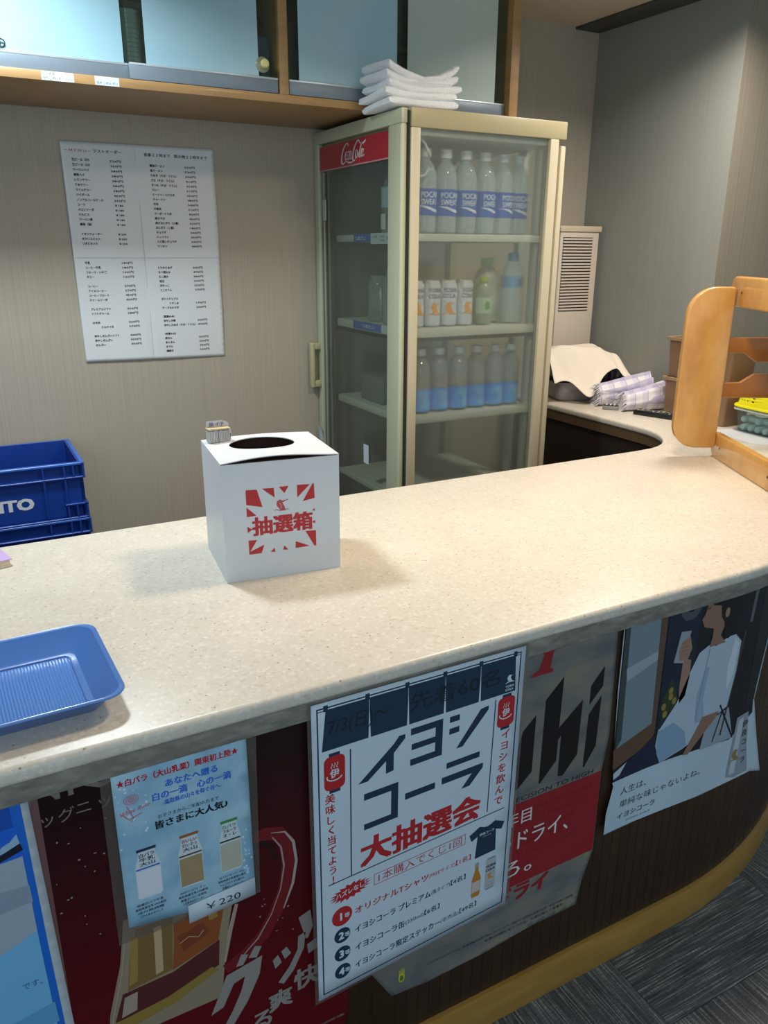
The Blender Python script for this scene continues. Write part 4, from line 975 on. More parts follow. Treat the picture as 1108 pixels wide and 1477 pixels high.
# ================================================================== RAFFLE BOX
BW, BD, BH = 0.2375, 0.213, 0.2425
bxr = math.atan2(-0.11033836, 0.99389408)
box = thing('raffle_box', 'white cardboard raffle box with round hole and red print on the counter', 'box', (0.408, 1.409, 0.9532), bxr)
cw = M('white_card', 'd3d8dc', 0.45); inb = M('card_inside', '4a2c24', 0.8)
t_ = 0.0022
mb = MB()
mb.box(0, BW, 0, t_, 0, BH); mb.box(0, BW, BD - t_, BD, 0, BH); mb.box(0, t_, t_, BD - t_, 0, BH); mb.box(BW - t_, BW, t_, BD - t_, 0, BH); mb.box(t_, BW - t_, t_, BD - t_, 0, t_)
mb.build('box_body', cw, box)
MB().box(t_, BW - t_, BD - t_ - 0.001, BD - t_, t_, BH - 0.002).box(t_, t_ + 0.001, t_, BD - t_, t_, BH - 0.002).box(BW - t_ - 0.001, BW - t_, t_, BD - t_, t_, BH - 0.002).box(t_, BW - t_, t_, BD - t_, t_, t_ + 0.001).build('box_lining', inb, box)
# arched lid with an elliptical hole
def lz(x, y):
    u = min(1, max(0, x / BW)); w_ = min(1, max(0, 1 - y / BD))
    return BH + 0.0008 + 0.0085 * (w_ ** 1.5) * (max(0, sin(pi * min(1, u ** 0.85))) ** 1.3) + 0.004 * (1 - w_) * sin(pi * u)
mb = MB(); NA = 64; rings = 8; hc = (0.112, 0.128); hr = (0.068, 0.057)
for top in (1, 0):
    V = []; F = []
    for r in range(rings + 1):
        for k in range(NA):
            a = 2 * pi * k / NA; ex, ey = hc[0] + hr[0] * cos(a), hc[1] + hr[1] * sin(a)
            dx, dy = cos(a), sin(a)
            tx_ = ((BW - hc[0]) / dx) if dx > 1e-6 else ((-hc[0]) / dx if dx < -1e-6 else 1e9)
            ty_ = ((BD - hc[1]) / dy) if dy > 1e-6 else ((-hc[1]) / dy if dy < -1e-6 else 1e9)
            s_ = min(tx_, ty_); bx_, by_ = hc[0] + dx * s_, hc[1] + dy * s_
            f = r / rings; x, y = ex + (bx_ - ex) * f, ey + (by_ - ey) * f
            V.append((x, y, lz(x, y) + (0.0018 if top else 0)))
    # snap outer ring near corners
    for (cx_, cy_) in ((0, 0), (BW, 0), (0, BD), (BW, BD)):
        k = min(range(NA), key=lambda q: (V[rings * NA + q][0] - cx_) ** 2 + (V[rings * NA + q][1] - cy_) ** 2)
        V[rings * NA + k] = (cx_, cy_, lz(cx_, cy_) + (0.0018 if top else 0))
    for r in range(rings):
        for k in range(NA): k2 = (k + 1) % NA; F.append((r * NA + k, r * NA + k2, (r + 1) * NA + k2, (r + 1) * NA + k))
    mb.add(V, F, 0, True)
    if top: VT = V
    else:
        mb.add(VT[:NA] + V[:NA], [(k, (k + 1) % NA, NA + (k + 1) % NA, NA + k) for k in range(NA)])
        mb.add(VT[-NA:] + V[-NA:], [(k, (k + 1) % NA, NA + (k + 1) % NA, NA + k) for k in range(NA)])
mb.build('lid', cw, box)
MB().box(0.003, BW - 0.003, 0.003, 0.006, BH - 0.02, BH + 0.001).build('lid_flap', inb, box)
I = Ink(lambda u, v, l=0: (u / 1000, -l / 1000, -v / 1000 + 0), 0)   # v is negative height
br = ink('b82a2e')
for pl_ in [[(46, 189), (68, 188), (78, 151), (46, 159)], [(78, 189), (102, 188), (103, 168)], [(112, 189), (132, 189), (123, 175)], [(149, 189), (176, 188), (149, 163)], [(181, 189), (184, 189), (185, 158), (160, 154)], [(46, 154), (65, 135), (46, 134)], [(46, 114), (56, 107), (46, 101)], [(47, 85), (64, 84), (49, 61), (78, 72), (72, 55), (47, 55)], [(99, 63), (100, 54), (90, 55)], [(119, 65), (127, 55), (116, 56)], [(143, 71), (172, 57), (142, 56)], [(164, 90), (186, 89), (186, 56), (182, 56)], [(184, 137), (185, 131), (179, 132)], [(185, 111), (185, 104), (178, 108)]]:
    I.poly([(p[0], -p[1]) for p in pl_], br, 0.4)
I.text('抽選箱', 57, -97, 40, br, w=121, bold=0.045, lift=0.45)
I.poly([(129, -161), (119, -159), (114, -163), (107, -159), (106, -152), (111, -145), (113, -141), (124, -140), (122, -148), (118, -156)], ink('b84a50'), 0.4)
I.line([(102, -141), (106, -142.5), (112, -140), (124, -140), (128, -142), (131, -140)], 1.3, ink('7a5054'), 0.45); I.line([(117, -159), (130, -161.5)], 1.2, ink('7a5054'), 0.5)
I.line([(112, -156), (116, -150), (115, -144)], 1.5, ink('d8a0a0'), 0.5)
I.build('front_print', box, world=False)
# ticket bundle
tk = thing('ticket_bundle', 'small bundle of folded paper tickets on the raffle box lid', 'tickets', (0, 0, 0), bxr + 0.12)
e_ = Vector((0.99389, -0.11034, 0)); n_ = Vector((0.11034, 0.99389, 0))
pp = Vector((0.408, 1.409, 0.9532)) + e_ * 0.030 + n_ * 0.180; tk.location = (pp.x, pp.y, 0.9532 + BH + 0.0048)
tp = M('ticket_grey', 'b9b6b6', 0.8); tpw = M('ticket_white', 'd6d6dc', 0.6)
for i in range(13):
    x = -0.021 + 0.0034 * i + (0.001 if i > 5 else 0)
    MB().box(x, x + 0.0029, -0.011, 0.011, 0.0, 0.025 + 0.0006 * sin(i * 2), bev=0.0006, seg=1).build('ticket', tp, tk)
MB().box(-0.022, 0.024, -0.0115, 0.0115, 0.0262, 0.030, bev=0.001).build('paper_band', M('ticket_tan', 'c8b890', 0.7), tk)
lt_ = MB().grid(6, 3, lambda a, b_: (-0.021 + 0.048 * a, 0.008 - 0.004 * b_, 0.030 + 0.014 * b_ - 0.008 * max(0, a - .75) * 4)).build('cover_slip', tpw, tk)
I = Ink(lambda u, v, l=0: (-0.021 + u / 1000, 0.0035 - l / 1000, 0.043 - v / 1000), 0); I.text('抽 イテ', 5, 10, 9, ink('5a5a90'), w=32, bold=0.03, lift=1.0); I.build('slip_lettering', tk, world=False)
MB().tube([(0.0265, 0.0, 0.028), (0.0285, 0.0, 0.015), (0.028, 0.0, 0.001)], 0.0016, 6).build('loose_slip', tpw, tk)

# ================================================================== BLUE COIN TRAY
tr = thing('coin_tray', 'blue plastic coin tray with ribbed bottom on the near left of the counter', 'tray', (-0.03, 1.149, 0.9532), 0.035)
bl_ = M('tray_blue', '4a78c0', 0.28, spec=0.6, coat=0.2)
def rrect(hx, hy, r, z, n=8):
    out = []
    for (sx_, sy_, a0) in ((1, 1, 0), (-1, 1, 90), (-1, -1, 180), (1, -1, 270)):
        for k in range(n + 1):
            a = radians(a0 + 90 * k / n); out.append((sx_ * (hx - r) + r * cos(a), sy_ * (hy - r) + r * sin(a), z))
    return out
rg = [rrect(0.130, 0.094, 0.012, 0.0, 8), rrect(0.134, 0.098, 0.014, 0.0015), rrect(0.164, 0.126, 0.030, 0.034), rrect(0.170, 0.131, 0.032, 0.0355), rrect(0.171, 0.132, 0.033, 0.0335), rrect(0.1695, 0.1305, 0.032, 0.0325)]
# inner side
rin = [rrect(0.1635, 0.1245, 0.030, 0.0345), rrect(0.135, 0.098, 0.016, 0.0065), rrect(0.131, 0.094, 0.014, 0.0045)]
mb = MB(); seq = [rg[0], rg[1], rrect(0.163, 0.125, 0.030, 0.0325), rg[5], rg[4], rg[3], rg[2], rin[0], rin[1], rin[2]]
V = sum(seq, []); n = len(seq[0]); F = [(i * n + k, i * n + (k + 1) % n, (i + 1) * n + (k + 1) % n, (i + 1) * n + k) for i in range(len(seq) - 1) for k in range(n)]
mb.add(V, F, 0, True); mb.add(seq[0], [tuple(range(n))]); mb.add(seq[-1], [tuple(range(n))])
mb.build('tray_shell', bl_, tr, sharp=50)
q = MB()
for k in range(52):
    x = -0.118 + 0.236 * k / 51; q.prism([(x - 0.0015, 0.0044), (x, 0.0072), (x + 0.0015, 0.0044)], lambda a, b_, t: (a, t, b_), -0.080, 0.080)
o = q.build('ribbed_bottom', M('tray_ribs', '74a6e4', 0.22, spec=0.7), tr)
MB().tube(rrect(0.122, 0.085, 0.012, 0.0055), 0.0016, 6, closed=True).build('inner_bead', bl_, tr)

# ================================================================== BOOK
bk_ = thing('booklet', 'small lilac covered notebook at the left edge of the counter', 'book', (-0.045, 1.74, 0.9532), 0.25)
MB().box(-0.085, 0.070, -0.05, 0.05, 0.003, 0.014, bev=0.001).build('pages', M('pages_cream', 'd8c8a4', 0.8), bk_)
MB().box(-0.087, 0.074, -0.053, 0.053, 0.014, 0.0165, bev=0.001).build('cover', M('cover_lilac', 'b8a0d4', 0.4), bk_)
MB().box(-0.087, 0.074, -0.053, 0.053, 0.0, 0.003, bev=0.001).build('back_cover', M('cover_pale', 'd8d0c8', 0.4), bk_)

# ================================================================== BLUE CRATES
crm = M('crate_blue', '123a90', 0.4, spec=0.5); CWd, CDp, CH = 0.46, 0.36, 0.187
def crate():
    t = thing('drink_crate', '', 'crate', (0, 0, 0), 0, 'blue plastic crates stacked by the back wall')
    mb = MB(); x0, x1, y0, y1 = -CWd, 0, 0, CDp; th = 0.006; i_ = 0.012
    mb.box(x0 + i_, x1 - i_, y0 + i_, y0 + i_ + th, 0, CH); mb.box(x0 + i_, x1 - i_, y1 - i_ - th, y1 - i_, 0, CH)
    mb.box(x0 + i_, x0 + i_ + th, y0 + i_, y1 - i_, 0, CH); mb.box(x1 - i_ - th, x1 - i_, y0 + i_, y1 - i_, 0, CH); mb.box(x0 + i_, x1 - i_, y0 + i_, y1 - i_, 0.004, 0.010)
    mb.build('crate_walls', crm, t)
    def ring(z0, z1, o_=0.0):
        q = MB(); q.box(x0 - o_, x1 + o_, y0 - o_, y0 + i_, z0, z1, bev=0.0015, seg=1); q.box(x0 - o_, x1 + o_, y1 - i_, y1 + o_, z0, z1, bev=0.0015, seg=1)
        q.box(x0 - o_, x0 + i_, y0, y1, z0, z1, bev=0.0015, seg=1); q.box(x1 - i_, x1 + o_, y0, y1, z0, z1, bev=0.0015, seg=1); return q
    ring(CH - 0.008, CH).build('rim', M('crate_rim', '3068c8', 0.35), t)
    ring(CH - 0.052, CH - 0.046).build('rib_ring', crm, t); ring(0.0, 0.006).build('rib_ring', crm, t)
    q = MB(); q.box(-0.07, 0.0, 0.0, i_, 0.046, 0.052, bev=0.001, seg=1); q.box(-0.012, 0.0, 0.0, 0.09, 0.046, 0.052, bev=0.001, seg=1); q.build('corner_rib', crm, t)
    for x in (-0.125, -0.062, -0.330, -0.395): MB().box(x - 0.003, x + 0.003, 0.001, i_, 0.006, CH - 0.008).build('upright_rib', crm, t)
    q = MB()
    for x in (-0.035, -0.004): q.box(x - 0.003, x + 0.003, 0.0005, i_, CH - 0.05, CH - 0.008); q.box(x - 0.003, x + 0.003, 0.0005, i_, 0.006, 0.048)
    for y in (0.06, 0.18, 0.30): q.box(-i_, -0.001, y - 0.003, y + 0.003, 0.006, CH - 0.008)
    o_ = q.build('small_ribs', crm, t); o_['kind'] = 'stuff'
    I = Ink(lambda u, v, l=0: (-0.305 + u / 1000, i_ - 0.0005 - l / 1000, -v / 1000), 0); I.text('NTO', 13, -50, 50, ink('ccd4de'), w=128, bold=0.06, lift=0.6)
    I.build('lettering', t, world=False)
    return t
cr0 = crate(); cr0.rotation_euler = (0, 0, 0)
cz = [0.935 - CH * (k + 1) for k in range(5)]
labs = ['topmost blue plastic crate with white lettering, empty, by the back wall', 'blue crate directly under the topmost one, mostly hidden by the counter', 'third blue crate down, hidden behind the counter', 'fourth blue crate down, hidden behind the counter', 'lowest blue crate standing on the floor behind the counter']
for k in range(5):
    if k == 0: cr0.location = (0.309, 2.60, cz[0]); cr0['label'] = labs[0]
    else: dup(cr0, (0.309 + 0.003 * (k % 2), 2.60, cz[k]), label=labs[k])

# ================================================================== LOUVRED UNIT
lv = thing('louvred_heater', 'slim beige louvred unit standing on the side counter by the wall corner', 'heater', (2.54, 2.92, 0.9532))
lm = M('louvre_beige', 'd2c6b8', 0.5)
MB().box(2.428, 2.652, 2.862, 2.985, 0.9532, 1.665, bev=0.004).build('casing', lm, lv, True)
MB().box(2.420, 2.661, 2.855, 2.990, 1.665, 1.690, bev=0.004).build('top_cover', M('louvre_top', 'cfc2a6', 0.5), lv, True)
MB().box(2.444, 2.615, 2.8605, 2.8625, 1.322, 1.642).build('grille_recess', M('recess_dark', '2a2420', 0.8), lv, True)
sl_me = None
for k in range(24):
    z = 1.326 + k * (1.637 - 1.326) / 23.5
    if sl_me is None:
        o = MB().box(0, 0.171, -0.005, 0.0015, 0, 0.0078, bev=0.001, seg=1).build('slat', lm, lv); sl_me = o.data
    else:
        o = bpy.data.objects.new('slat', sl_me); COL.objects.link(o); o.parent = lv
    o.location = (2.444 - 2.54, 2.8605 - 2.92, z - 0.9532)

# ================================================================== COVERED TRAY, CLOTHS, REMOTE
ct = thing('food_tray', 'translucent plastic tray under the cream cloth on the side counter', 'tray', (2.475, 2.70, 0.9532), -0.32)
mb = MB(); seq = [rrect(0.135, 0.085, 0.03, 0.0), rrect(0.150, 0.100, 0.035, 0.012), rrect(0.158, 0.108, 0.04, 0.078), rrect(0.172, 0.120, 0.045, 0.080), rrect(0.172, 0.120, 0.045, 0.086), rrect(0.156, 0.106, 0.04, 0.084), rrect(0.146, 0.096, 0.035, 0.014)]
V = sum(seq, []); n = len(seq[0]); mb.add(V, [(i * n + k, i * n + (k + 1) % n, (i + 1) * n + (k + 1) % n, (i + 1) * n + k) for i in range(6) for k in range(n)], 0, True); mb.add(seq[0], [tuple(range(n))]); mb.add(seq[-1], [tuple(range(n))])
mb.build('tray_shell', M('tray_clear', '8c8688', 0.25, spec=0.6), ct, sharp=50)
o = thing('dark_packets', 'dark purple packets heaped in the tray beneath the cream cloth', 'packets', (2.475, 2.70, 0.9532 + 0.016), -0.32)
for k in range(8): MB().box(-0.125 + 0.032 * k, -0.097 + 0.032 * k, -0.08, 0.08, 0, 0.13 + 0.014 * sin(k * 1.3), bev=0.006).build('packet', M('packet_dark' + str(k % 2), ('2a2236', '4a4258')[k % 2], 0.3), o)
cream_c = M('cream_cloth', 'e8dfd0', 0.9, spec=0.1); nt, N, L, b = nodes(cream_c); bump(nt, noise(nt, coords(nt), 300, 2), b, 0.3, 0.001)
def interp(x, P):
    for (x0, y0), (x1, y1) in zip(P, P[1:]):
        if x <= x1:
            t = max(0, (x - x0) / (x1 - x0)); t = t * t * (3 - 2 * t); return y0 + (y1 - y0) * t
    return P[-1][1]
def cloth(a, b_):
    u = -0.195 + 0.400 * a
    top = interp(u, [(-0.195, 0.218), (-0.12, 0.232), (0.05, 0.232), (0.12, 0.196), (0.205, 0.100)])
    top += 0.005 * sin(24 * u + 1) * sin(9 * b_) - 0.012 * math.exp(-((u - 0.075) / 0.018) ** 2) * (1 - b_)
    edge = interp(u, [(-0.195, 0.092), (-0.13, 0.098), (-0.055, 0.034), (0.085, 0.150), (0.12, 0.112), (0.205, 0.090)])
    t = min(1, b_ / 0.5); s_ = t ** 0.75 if t < 1 else 1; s_ = 0.35 * s_ + 0.65 * (t * t * (3 - 2 * t))
    v = -0.150 + 0.235 * b_ + 0.018 * sin(30 * u) * (1 - b_) - 0.02 * math.exp(-((u + 0.055) / 0.05) ** 2) * (1 - t)
    back = max(0, (b_ - 0.8) / 0.2)
    z = edge + (top - edge) * s_ - 0.10 * back ** 1.5 + 0.003 * sin(70 * u + 14 * b_) * (1 - t)
    return (u, v, z)
mb = MB(); mb.grid(48, 44, cloth)
o = mb.build('draped_cloth', cream_c, sharp=180); o.location = (2.475, 2.695, 0.9532); o.rotation_euler = (0, 0, -0.30)
sm_ = o.modifiers.new('thickness', 'SOLIDIFY'); sm_.thickness = 0.0012
tag(o, 'cream cotton cloth draped over the plastic tray beside the louvred unit', 'cloth')
# checked cloths
plaid = M('checked_cloth', 'd4d2de', 0.9, spec=0.1); nt, N, L, b = nodes(plaid)
def stripes(ax, sc_, lo, hi, c0_, c1_, rot=0.0):
    v = coords(nt, 'Object', (1, 1, 1), (0, 0, rot)); sp = N.new('ShaderNodeSeparateXYZ'); L.new(v, sp.inputs[0])
    m_ = N.new('ShaderNodeMath'); m_.operation = 'MULTIPLY'; m_.inputs[1].default_value = sc_; L.new(sp.outputs[ax], m_.inputs[0])
    f = N.new('ShaderNodeMath'); f.operation = 'FRACT'; L.new(m_.outputs[0], f.inputs[0])
    g_ = N.new('ShaderNodeMath'); g_.operation = 'GREATER_THAN'; g_.inputs[1].default_value = lo; L.new(f.outputs[0], g_.inputs[0]); return g_.outputs[0]
c = mixc(nt, stripes(0, 19, 0.55, 1, 0, 0), 'e2e0e6', 'd2d0e2'); c = mixc(nt, stripes(1, 24, 0.6, 1, 0, 0), c, 'dad8ea', 'MULTIPLY')
c = mixc(nt, stripes(0, 19, 0.93, 1, 0, 0), c, 'b4b2ca'); c = mixc(nt, stripes(1, 24, 0.92, 1, 0, 0), c, 'b4b2ca'); L.new(c, b.inputs['Base Color'])
def bundle(name, loc, rz, L_, W_, H_, label, seed):
    rnd = random.Random(seed); n = 30; m = 26; V = []; F = []; ph = [rnd.random() * 6 for _ in range(6)]
    for j in range(m + 1):
        s_ = j / m; x = -L_ / 2 + L_ * s_; flare = 0.72 + 0.38 * s_
        for i in range(n):
            a = 2 * pi * i / n; r = 1 + 0.09 * sin(7 * a + ph[0] + 1.5 * s_) + 0.06 * sin(11 * a + ph[1] - 2 * s_)
            ca, sa = cos(a), sin(a); z = H_ / 2 * flare * (1 + (sa * r if sa > 0 else sa))
            V.append((x - (0.010 * rnd.random() if j == 0 else 0), W_ / 2 * flare * ca * r, max(0, z)))
    for j in range(m):
        for i in range(n): F.append((j * n + i, j * n + (i + 1) % n, (j + 1) * n + (i + 1) % n, (j + 1) * n + i))
    mb = MB(); mb.add(V, F, 0, True); mb.add(V[-n:], [tuple(range(n))])
    E_ = [(x + 0.014, y * 0.5, z * 0.5 + H_ * 0.17) for x, y, z in V[:n]]
    mb.add(V[:n] + E_, [(i, (i + 1) % n, n + (i + 1) % n, n + i) for i in range(n)] + [tuple(range(n, 2 * n))], 0, True)
    q = mb.build(name, plaid, sharp=180)
    fm = MB()
    for k in range(n):
        px_, py_, pz_ = V[k]
        fm.tube([(px_ + 0.004, py_, pz_ + 0.001), (px_ - 0.007, py_ * 1.04, max(0.001, pz_ - 0.004)), (px_ - 0.012 - 0.006 * rnd.random(), py_ * 1.08, max(0.001, pz_ - 0.010))], [0.0022, 0.0016, 0.0006], 5)
    f_ = fm.build('fringe', M('fringe_white', 'd8d8e0', 0.9), q); f_['kind'] = 'stuff'
    q.location = loc; q.rotation_euler = (0, 0, rz); tag(q, label, 'cloth'); return q
bundle('checked_cloth', (2.505, 2.475, 0.9535), radians(-22), 0.22, 0.11, 0.125, 'bunched white and lilac checked cloth, the back one beside the tray', 3)
bundle('checked_cloth', (2.500, 2.350, 0.9535), radians(-16), 0.18, 0.09, 0.105, 'bunched white and lilac checked cloth, the front one beside the remote', 9)
gd = thing('slotted_gadget', 'small grey gadget with black slotted face under the checked cloths', 'gadget', (2.385, 2.415, 0.9534), radians(-52))
MB().box(-0.032, 0.032, -0.012, 0.012, 0, 0.016, bev=0.002).build('casing', M('gadget_grey', '8a8a88', 0.4), gd)
MB().box(-0.029, 0.029, -0.009, 0.010, 0.016, 0.0195, bev=0.001).build('black_face', M('gadget_black', '141416', 0.4), gd)
for k in range(3): MB().box(-0.020 + 0.016 * k, -0.014 + 0.016 * k, -0.010, 0.010, 0.0195, 0.023, bev=0.001).build('white_tooth', tpw, gd)
rm_ = thing('remote_control', 'black remote control lying in front of the brown bins', 'remote', (2.445, 2.215, 0.9534), radians(-72))
MB().box(-0.095, 0.095, -0.024, 0.024, 0.0, 0.020, bev=0.005).build('casing', M('remote_black', '101114', 0.35), rm_)
rnd = random.Random(4); btn = None
for i in range(10):
    for j in range(3):
        mt = M('btn_' + str((i * 3 + j) % 4), ('b8bcc0', '5a5e64', '3a4a8a', 'c4a84a')[(i * 3 + j) % 4], 0.5)
        o = MB().box(-0.004, 0.004, -0.0035, 0.0035, 0, 0.002, bev=0.001, seg=1).build('button', mt, rm_); o.location = (-0.078 + 0.0165 * i, -0.013 + 0.013 * j, 0.0195)

# ================================================================== BINS, BASKET, CONTAINER
brn = M('bin_brown', '8a6c54', 0.45)
def bin_(z, label):
    t = thing('storage_bin', label, 'bin', (2.582, 2.105, z), 0.02, 'brown plastic bins stacked behind the wooden rack')
    hx, hy, h = 0.078, 0.150, 0.155
    mb = MB(); seq = [rrect(hx * .90, hy * .95, 0.012, 0.0, 5), rrect(hx * .90 + .001, hy * .95 + .001, 0.013, 0.004, 5), rrect(hx, hy, 0.014, h - 0.012, 5), rrect(hx - 0.003, hy - 0.003, 0.012, h - 0.012, 5), rrect(hx * .90 - 0.002, hy * .95 - 0.002, 0.011, 0.006, 5)]
    V = sum(seq, []); n = len(seq[0]); mb.add(V, [(i * n + k, i * n + (k + 1) % n, (i + 1) * n + (k + 1) % n, (i + 1) * n + k) for i in range(4) for k in range(n)], 0, True); mb.add(seq[0], [tuple(range(n))]); mb.add(seq[-1], [tuple(range(n))])
    mb.build('bin_body', brn, t, sharp=40)
    mb = MB(); seq = [rrect(hx - 0.002, hy - 0.002, 0.013, h - 0.012, 5), rrect(hx + 0.008, hy + 0.010, 0.018, h - 0.012, 5), rrect(hx + 0.009, hy + 0.011, 0.018, h, 5), rrect(hx - 0.002, hy - 0.002, 0.013, h, 5)]
    V = sum(seq, []); mb.add(V, [(i * n + k, i * n + (k + 1) % n, ((i + 1) % 4) * n + (k + 1) % n, ((i + 1) % 4) * n + k) for i in range(4) for k in range(n)], 0, True)
    mb.build('rim', M('bin_rim', 'a88a6c', 0.4), t, sharp=40)
    return t
bin_(0.9534, 'lower of the two brown plastic bins behind the wooden rack'); bin_(0.9534 + 0.1556, 'upper of the two brown plastic bins behind the wooden rack')
o = thing('clear_box', 'tall smoky olive plastic box behind the yellow basket', 'box', (2.775, 1.83, 0.9534), -0.05)
MB().box(-0.03, 0.06, -0.10, 0.09, 0, 0.30, bev=0.01).build('box_body', M('smoky_olive', '7c745a', 0.3), o)
MB().box(-0.036, -0.029, 0.062, 0.072, 0, 0.30, bev=0.002).build('corner_rib', M('rib_brown', '8a5a36', 0.4), o)
co = thing('clear_container', 'clear plastic container of pale aqua rolled wipes under the yellow basket', 'container', (2.592, 1.785, 0.9534), -0.06)
glc = m_glass('container_plastic', 'dfe9e8', 0.06, 'c0d0d0', 0, 1.0)
mb = MB(); seq = [rrect(0.075, 0.120, 0.02, 0.0, 6), rrect(0.088, 0.130, 0.025, 0.078, 6)]
V = sum(seq, []); n = len(seq[0]); mb.add(V, [(k, (k + 1) % n, n + (k + 1) % n, n + k) for k in range(n)], 0, True); mb.add(seq[0], [tuple(range(n))]); mb.build('container_body', glc, co)
mb = MB(); seq = [rrect(0.0885, 0.1305, 0.025, 0.078, 6), rrect(0.096, 0.138, 0.03, 0.080, 6), rrect(0.096, 0.138, 0.03, 0.086, 6), rrect(0.084, 0.126, 0.025, 0.088, 6)]
V = sum(seq, []); mb.add(V, [(i * n + k, i * n + (k + 1) % n, (i + 1) * n + (k + 1) % n, (i + 1) * n + k) for i in range(3) for k in range(n)], 0, True); mb.add(seq[0], [tuple(range(n))]); mb.add(seq[-1], [tuple(range(n))]); mb.build('container_lid', M('lid_pale', 'c8d8d2', 0.35), co, sharp=40)
aq = M('aqua_wipe', 'c0dcda', 0.6)
q0 = None
spots = []
for lay in range(2):
    for k in range(7):
        spots.append((-0.045 + 0.012 * lay, -0.100 + 0.032 * k + 0.012 * lay, 0.016 + 0.027 * lay, 0.0 if lay == 0 else pi / 2 * (k % 2)))
for k, (x, y, z, a) in enumerate(spots):
    lb = 'pale aqua rolled wipe inside the clear container under the yellow basket'
    M_ = parent_mat(co); P_ = M_ @ Vector((x, y, z))
    if q0 is None:
        m_ = MB().lathe([(0.004, -0.030), (0.010, -0.028), (0.0125, -0.022), (0.0125, 0.022), (0.010, 0.028), (0.004, 0.030)], 12)
        m_.v = [(p[2], p[1], p[0]) for p in m_.v]; q0 = m_.build('rolled_wipe', aq); tag(q0, lb, 'wipe', 'aqua rolled wipes in the clear container'); q = q0
    else:
        q = q0.copy(); COL.objects.link(q)
    q.location = P_; q.rotation_euler = (0, 0, a - 0.06)
ye = thing('yellow_basket', 'bright yellow perforated plastic basket upside down on the clear container', 'basket', (2.592, 1.785, 0.9534 + 0.0885), -0.06)
ym = M('basket_yellow', 'e2dc1c', 0.35)
def bas(a, b_):
    ang = 2 * pi * a; lv_ = b_
    hx = 0.094 - 0.020 * lv_; hy = 0.136 - 0.022 * lv_; e_p = 0.35
    ca, sa = cos(ang), sin(ang)
    return (hx * abs(ca) ** e_p * (1 if ca >= 0 else -1), hy * abs(sa) ** e_p * (1 if sa >= 0 else -1), 0.006 + 0.095 * lv_)
mb = MB(); nu, nv_ = 150, 24; V = [bas(i / nu, j / nv_) for j in range(nv_ + 1) for i in range(nu)]; F = []
for j in range(nv_):
    for i in range(nu):
        if j in (5, 8, 11, 14, 17) and (i + j) % 3 == 0: continue
        F.append((j * nu + i, j * nu + (i + 1) % nu, (j + 1) * nu + (i + 1) % nu, (j + 1) * nu + i))
mb.add(V, F, 0, True); mb.add(V[-nu:], [tuple(range(nu))])
o = mb.build('basket_shell', ym, ye, sharp=50); s_ = o.modifiers.new('thickness', 'SOLIDIFY'); s_.thickness = 0.002
MB().tube([(0.098 * abs(cos(2 * pi * k / 64)) ** .35 * (1 if cos(2 * pi * k / 64) >= 0 else -1), 0.140 * abs(sin(2 * pi * k / 64)) ** .35 * (1 if sin(2 * pi * k / 64) >= 0 else -1), 0.006) for k in range(64)], 0.005, 6, closed=True).build('basket_rim', ym, ye)
o = MB().box(-0.12, 0.14, -0.19, 0.15, 0, 0.0008).build('paper_sheet', M('sheet_white', 'c9ced2', 0.6)); o.location = (2.545, 1.73, 0.9532); o.rotation_euler = (0, 0, 0.18)
bpy.data.objects.remove(o)
o = MB().prism([(2.386, 1.731), (2.50, 1.60), (2.66, 1.62), (2.56, 1.92), (2.42, 1.945)], lambda a, b_, t: (a, b_, t), 0.9531, 0.9534).build('loose_paper', M('sheet_white', 'c9ced2', 0.6)); tag(o, 'white paper sheet lying under the clear container', 'paper')

# ================================================================== WOODEN RACK
rk = thing('wooden_rack', 'varnished honey coloured wooden rack with rounded boards on the counter end', 'rack', (2.111, 1.629, 0.9532))
hon = m_wood('honey_wood', 'b98542', 'dcad68', (3, 3, 1.2), 0.28, 0.5, 2.6)
dv = Vector((0.4782, 0.8782, 0)); sv = Vector((0.8782, -0.4782, 0)); O_ = Vector((2.1111, 1.6295, 0))
A0 = O_ + dv * 0.02
def plate(a0, a1, z0, z1, r, n=8, rr=None):
    out = []; rr = rr or (r, r, r, r)       # order: top right, top left, bottom left, bottom right
    for (cx_, cz_, a_, q) in ((a1, z1, 0, rr[0]), (a0, z1, 90, rr[1]), (a0, z0, 180, rr[2]), (a1, z0, 270, rr[3])):
        sx_ = 1 if cx_ == a1 else -1; sz_ = 1 if cz_ == z1 else -1
        for k in range(n + 1):
            a = radians(a_ + 90 * k / n); out.append((cx_ - sx_ * q + q * cos(a), cz_ - sz_ * q + q * sin(a)))
    return out
def in_s(base, off):   # plate lying in the s plane, thickness along d
    return lambda a, b_, t: tuple(base + sv * a + dv * (t + off) + Vector((0, 0, b_)))
def in_d(base, off):
    return lambda a, b_, t: tuple(base - dv * a + sv * (t + off) + Vector((0, 0, b_)))
MB().prism(plate(-0.160, -0.018, 0.985, 1.484, 0, 10, (0.012, 0.088, 0.078, 0.012)), in_s(A0, 0), 0.0, 0.026, bev=0.006, seg=3).build('side_board', hon, rk, True)
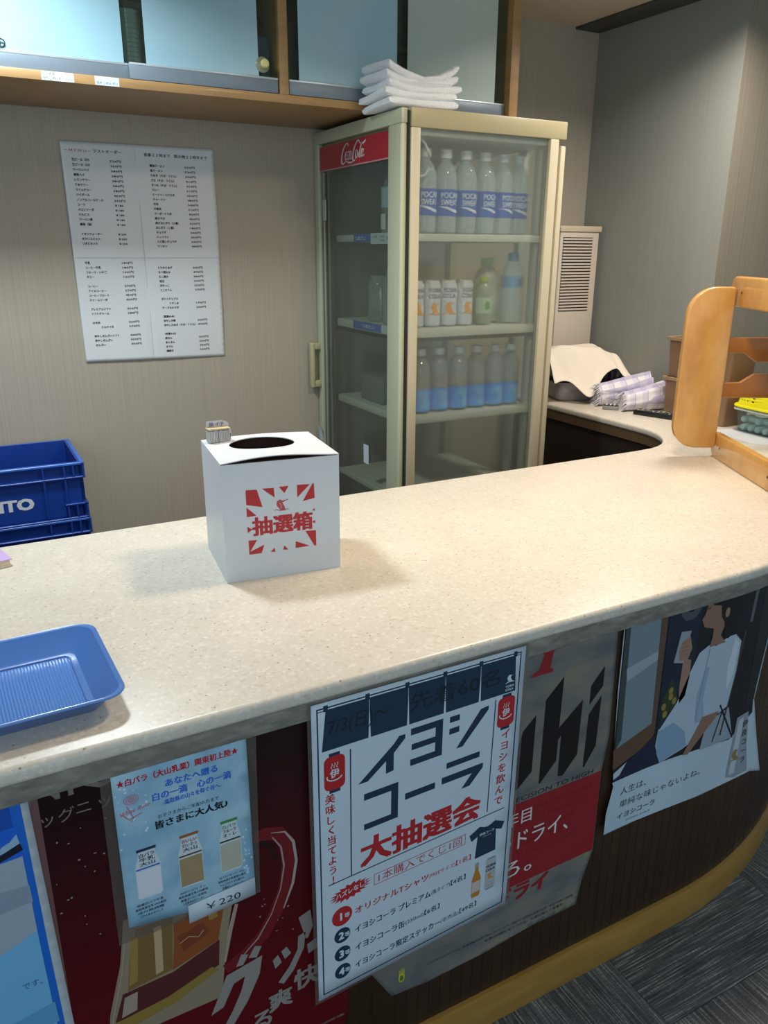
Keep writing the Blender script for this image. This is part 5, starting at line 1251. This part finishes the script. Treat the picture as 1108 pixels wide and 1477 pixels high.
MB().prism(plate(0.004, 0.146, 0.985, 1.484, 0, 10, (0.088, 0.012, 0.012, 0.078)), in_s(A0 - dv * 0.42, 0), 0.0, 0.026, bev=0.006, seg=3).build('side_board', hon, rk, True)
# rails along d
MB().prism(plate(-0.055, 0.40, 0.9535, 1.033, 0, 6, (0.006, 0.012, 0.030, 0.02)), in_d(O_, 0), -0.018, 0.004, bev=0.004, seg=2).build('bottom_rail', hon, rk, True)
MB().prism(plate(-0.085, 0.40, 1.424, 1.514, 0, 8, (0.03, 0.03, 0.012, 0.012)), in_d(O_, 0), -0.012, 0.010, bev=0.006, seg=3).build('top_rail', hon, rk, True)
sl2 = [(-0.03, 1.333), (-0.03, 1.288), (0.035, 1.285), (0.074, 1.259), (0.26, 1.259), (0.30, 1.285), (0.36, 1.288), (0.36, 1.333)]
sl3 = [(-0.03, 1.193), (0.034, 1.195), (0.074, 1.221), (0.26, 1.221), (0.30, 1.195), (0.36, 1.193), (0.36, 1.147), (-0.03, 1.147)]
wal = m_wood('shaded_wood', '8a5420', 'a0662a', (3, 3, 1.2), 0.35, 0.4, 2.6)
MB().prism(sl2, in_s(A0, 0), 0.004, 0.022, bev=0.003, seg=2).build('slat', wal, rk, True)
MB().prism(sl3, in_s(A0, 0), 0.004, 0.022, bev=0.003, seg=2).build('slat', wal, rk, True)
MB().prism(plate(0.335, 0.36, 0.9535, 1.484, 0.01), in_s(A0, 0), 0.0, 0.026, bev=0.004, seg=2).build('far_post', hon, rk, True)
for (a, z, off) in ((0.015, 0.992, -0.0185), (0.345, 0.992, -0.0185), (0.0, 1.468, -0.0125)):
    c_ = O_ - dv * a + sv * off; q = MB(); V = []
    for k in range(12): V.append(tuple(c_ + dv * 0.004 * cos(k * pi / 6) - sv * 0.0006 + Vector((0, 0, z + 0.004 * sin(k * pi / 6)))))
    q.add(V, [tuple(range(12))]); q.build('screw', M('screw_brass', '5a3a1c', 0.4, 0.6), rk, True)

bpy.data.objects.remove(_to)
